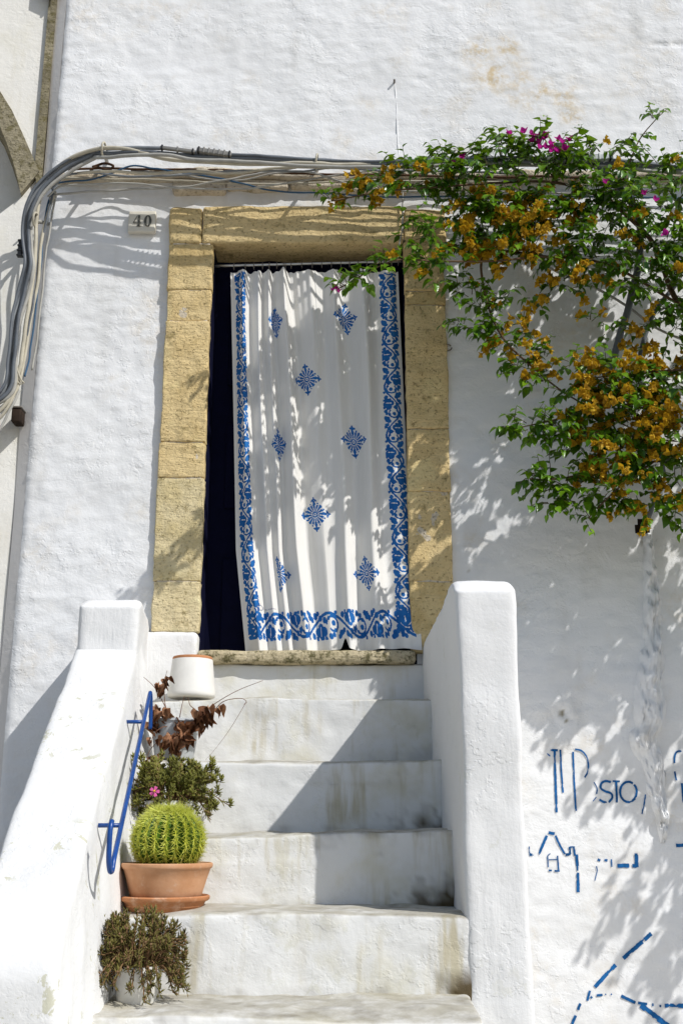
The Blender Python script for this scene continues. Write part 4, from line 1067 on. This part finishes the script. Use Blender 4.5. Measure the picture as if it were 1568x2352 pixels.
# clumps: px, py, metres off the wall, half width and height in px, half depth m, shoots, share of dried bracts
clumps = [
 (770, 462, .44, 26, 16, .05, 4, .05), (815, 450, .43, 35, 18, .06, 6, .4), (870, 425, .42, 45, 35, .08, 14, .28), (930, 405, .40, 55, 38, .10, 19, .22), (1000, 395, .38, 55, 45, .12, 22, .12),
 (1075, 390, .36, 60, 45, .13, 24, .08), (1150, 370, .35, 60, 48, .14, 24, .03), (1230, 355, .35, 60, 42, .14, 22, .05), (1310, 375, .34, 60, 48, .14, 22, .05), (1390, 370, .36, 60, 48, .14, 22, .05),
 (1440, 345, .36, 28, 26, .06, 7, 0), (1500, 272, .36, 26, 18, .04, 5, 0), (1470, 310, .36, 12, 18, .03, 2, 0), (1365, 335, .35, 18, 20, .04, 4, .1), (1020, 355, .38, 22, 16, .04, 4, 0), (1500, 400, .36, 60, 45, .13, 18, .03), (1560, 385, .34, 50, 40, .12, 12, .03),
 (1110, 490, .38, 75, 45, .14, 30, .40), (1190, 490, .36, 70, 55, .14, 30, .40), (1060, 470, .40, 45, 35, .10, 14, .3), (1270, 470, .36, 70, 60, .15, 32, .30), (1360, 470, .36, 70, 65, .15, 34, .10), (1450, 470, .36, 70, 60, .15, 34, .08), (1540, 480, .36, 70, 70, .16, 34, .12),
 (950, 500, .46, 25, 28, .05, 7, .1), (940, 545, .50, 25, 24, .05, 7, .1), (990, 530, .46, 35, 25, .06, 8, .35), (1000, 615, .50, 45, 28, .06, 12, .12), (955, 600, .54, 28, 14, .04, 5, .3), (880, 605, .59, 26, 12, .03, 6, .15), (830, 636, .64, 26, 12, .03, 7, .05), (795, 656, .67, 18, 9, .03, 5, .0), (905, 590, .56, 15, 12, .03, 3, .4),
 (1080, 560, .42, 55, 32, .08, 15, .75), (1150, 560, .40, 60, 40, .10, 20, .8), (1220, 555, .38, 55, 40, .12, 18, .5), (1300, 560, .38, 70, 50, .14, 24, .25), (1390, 570, .38, 70, 55, .14, 28, .12), (1480, 580, .38, 70, 60, .14, 30, .10), (1560, 600, .38, 50, 70, .14, 24, .12),
 (1050, 655, .40, 28, 22, .05, 8, .3), (1095, 690, .38, 30, 22, .05, 9, .6), (1150, 680, .36, 36, 26, .06, 9, .15), (1055, 740, .38, 22, 12, .04, 4, 0), (1105, 755, .37, 40, 20, .06, 9, .25), (1160, 775, .36, 38, 28, .06, 11, .35), (1205, 770, .36, 24, 30, .05, 7, .9), (1240, 815, .35, 22, 25, .05, 7, .9), (1195, 850, .36, 35, 28, .06, 10, .1), (1235, 880, .35, 24, 20, .05, 5, .05), (1260, 850, .35, 18, 20, .04, 3, .8),
 (1230, 680, .34, 30, 14, .05, 5, .6), (1290, 660, .34, 40, 18, .06, 7, .7), (1355, 635, .36, 40, 25, .06, 11, .5), (1350, 740, .34, 18, 22, .04, 4, 1.0), (1440, 650, .36, 60, 35, .1, 16, .2), (1530, 670, .36, 60, 45, .12, 20, .15), (1395, 765, .34, 25, 20, .05, 5, 0), (1460, 780, .36, 28, 40, .06, 10, .8), (1530, 760, .36, 50, 45, .10, 14, .15), (1330, 825, .38, 36, 22, .05, 8, .05), (1560, 730, .36, 40, 40, .10, 12, .1),
 (1380, 870, .44, 60, 35, .10, 20, .55), (1450, 870, .44, 60, 45, .12, 24, .6), (1530, 880, .42, 60, 55, .14, 26, .4), (1320, 920, .44, 45, 35, .08, 14, .5), (1230, 985, .46, 55, 24, .06, 13, .08), (1185, 975, .46, 26, 18, .04, 5, 0), (1300, 990, .45, 50, 35, .08, 14, .35), (1380, 960, .44, 60, 50, .12, 24, .7), (1460, 970, .44, 60, 55, .14, 28, .8), (1540, 980, .42, 60, 60, .14, 28, .6),
 (1340, 1050, .44, 45, 35, .08, 14, .5), (1420, 1050, .44, 60, 45, .12, 22, .65), (1500, 1060, .42, 60, 50, .12, 24, .6), (1250, 1105, .45, 45, 22, .06, 10, 0), (1215, 1095, .45, 16, 14, .03, 3, 0), (1310, 1130, .44, 55, 30, .07, 14, .05), (1380, 1130, .43, 50, 36, .08, 15, .1), (1270, 1145, .44, 30, 20, .05, 6, 0), (1450, 1120, .42, 40, 40, .08, 12, .5), (1350, 1190, .42, 22, 16, .04, 5, .0), (1500, 1170, .42, 40, 26, .07, 9, .7), (1560, 1130, .42, 40, 50, .10, 14, .3), (1550, 1190, .40, 25, 20, .05, 4, .3),
 # the vine goes on to the right and bulges out over the lane
 (1650, 420, .36, 80, 60, .15, 22, .1), (1640, 540, .38, 80, 70, .16, 30, .15), (1650, 680, .40, 80, 80, .16, 30, .2), (1650, 830, .42, 80, 80, .16, 30, .3), (1650, 980, .42, 80, 80, .16, 30, .4), (1650, 1110, .40, 70, 60, .14, 20, .3),
 (1760, 560, .42, 80, 80, .16, 26, .15), (1760, 700, .42, 80, 80, .16, 30, .2), (1770, 840, .42, 80, 80, .16, 30, .3), (1760, 980, .42, 80, 80, .16, 30, .3), (1780, 1110, .42, 70, 70, .14, 22, .3),
 (1880, 760, .44, 80, 80, .16, 26, .2), (1880, 900, .44, 80, 80, .16, 28, .2), (1890, 1040, .45, 80, 80, .16, 26, .2), (1900, 1180, .47, 70, 70, .14, 20, .2), (1990, 980, .48, 70, 80, .14, 22, .2), (2000, 1120, .50, 70, 80, .14, 22, .2), (1980, 1260, .52, 60, 70, .14, 18, .2), (2060, 1230, .52, 60, 70, .14, 16, .2), (1990, 1390, .54, 60, 70, .12, 15, .2), (2070, 1370, .54, 60, 70, .12, 15, .2), (2030, 1510, .55, 60, 60, .12, 12, .2), (2100, 1560, .55, 70, 80, .12, 18, .2), (2140, 1450, .55, 60, 70, .12, 14, .2),
]
lgeo = [leaf_geo(100+i, w=.30+.025*(i % 4), fold=.12+.03*(i % 3), droop=.16+.06*(i % 3), segs=4) for i in range(8)]
bgeo = [bract_geo(300+7*i) for i in range(6)]
pgeo = [bract_geo(400+7*i, False) for i in range(4)]
leaves = []; dry = []; tw = MB()
R2 = random.Random(21)
pxs = D/F
for (px, py, b, wx, hy, dy, ns, od) in clumps:
    ns = int(ns*(.92 if 1255 < px < 1500 and 440 < py < 640 else 1.28 if px < 1340 else (.85 if py < 800 else 1.2) if px < 1600 else 1.0 if py < 1200 else .8)+.5); od *= .62; b = .05+.88*(b-.05) if px < 1600 and not (px < 1010 and py > 480) else b
    if py > 1200 and px > 1900: px += 45
    for s in range(ns):
        while True:
            e = Vector((R2.uniform(-1, 1), R2.uniform(-1, 1), R2.uniform(-1, 1)))
            if e.length < 1: break
        p0 = WB(px+e.x*wx*.8, py-e.z*hy*.8, max(.05, b+e.y*dy))
        out = Vector((e.x+R2.uniform(-.7, .7)-.15, -abs(R2.uniform(.1, 1.0)), e.z*.8+R2.uniform(-.5, .7)))
        out.normalize(); L = R2.uniform(.55, 1.15)*min(.16, .035+.8*pxs*max(wx, hy)*1.0)
        n = max(3, int(L/.017)); pts = [p0]; v = out.copy()
        for k in range(n):
            v = (v+Vector((R2.uniform(-.15, .15), R2.uniform(-.15, .1), -.13))).normalized(); pts.append(pts[-1]+v*(L/n))
        tw.add(*tube(pts, .0020, 4, False, taper=lambda t: 1-.5*t))
        isdry = R2.random() < od
        shoot_tone = R2.random()  # random leaf tone shared by the whole shoot
        for k in range(1, len(pts)):
            tdir = (pts[k]-pts[k-1]).normalized(); sd_ = tdir.cross(Vector((0, 0, 1)))
            if sd_.length < .1: sd_ = Vector((1, 0, 0))
            sd_.normalize(); sgn = 1 if (k % 2) else -1
            nb_ = 1
            if isdry and k > 1:
                for _ in range(3 if R2.random() < .6 else 2):
                    dr = (tdir*.5+sd_*sgn*R2.uniform(.2, 1)+Vector((R2.uniform(-.6, .6), R2.uniform(-.8, .2), R2.uniform(-.9, .2)))).normalized()
                    t = min(1, max(0, R2.gauss(.5, .24))); m = frame(dr.orthogonal(), dr)
                    pp = pts[k]+dr*.010+Vector((R2.uniform(-1, 1), R2.uniform(-1, 1), R2.uniform(-1, 1)))*.010
                    dry.append((pp, m, R2.uniform(.017, .027), t, int(t*5.99)))
                if R2.random() > .10: continue
            dr = (tdir*R2.uniform(.35, .9)+sd_*sgn*R2.uniform(.5, 1.1)+Vector((0, R2.uniform(-.5, .2), R2.uniform(-1.1, .05)))).normalized()
            upv = Vector((R2.uniform(-.35, .5), R2.uniform(-.8, .05), 1)).normalized()
            t = min(1, max(0, .25+.45*shoot_tone+R2.gauss(0, .16)+(.15 if k > len(pts)-3 else 0)))
            leaves.append((pts[k], frame(dr, upv), R2.uniform(.036, .060)*(1 if k < len(pts)-2 else .75), t, int(t*7.99)))
mesh_obj('twigs', tw.v, tw.f, M['twig'], bv)['kind'] = 'stuff'
def infr(p):                                   # nearest ones first, those beyond the picture's right side last
    r = p-camp; return (r.y*ct+r.z*st)+(50 if r.x > .305*(r.y*ct+r.z*st) else 0)
place(leaves, lgeo, M['leaf'], bv, 'leaf', 'foliage', 300, lambda it: infr(it[0]), [(i+.5)/8 for i in range(8)])
place(dry, bgeo, M['bract_dry'], bv, 'dried_bract', 'dried_bracts', 300, lambda it: infr(it[0]), [(i+.5)/6 for i in range(6)])
# magenta bracts
mag = [(1166, 312), (1204, 307), (1222, 312), (1233, 318), (1246, 322), (1255, 316), (1240, 330), (1225, 326), (1262, 334), (1270, 338), (1282, 322), (1290, 330), (1250, 342), (1276, 350), (1308, 325), (1298, 346), (1236, 342), (1262, 350), (1282, 352), (1062, 366), (1044, 380), (1480, 448), (1502, 462), (1390, 422), (1530, 540), (770, 664), (778, 672), (764, 668)]
items = []
for (x, y) in mag:
    b = .68 if x < 800 else .52 if y > 400 else .44
    p = WB(x, y, b); dr = Vector((random.uniform(-.5, .5), random.uniform(-1, -.2), random.uniform(.1, 1))).normalized()
    t = random.random(); items.append((p, frame(dr.orthogonal(), dr), random.uniform(.026, .034) if x > 800 else .02, t, int(t*3.99)))
place(items, pgeo, M['bract_pink'], bv, 'magenta_bract', 'magenta_bracts', 300, lambda it: 0, [.1, .4, .7, 1])
print('leaves', len(leaves), 'dry', len(dry), 'objects', len(bpy.data.objects))
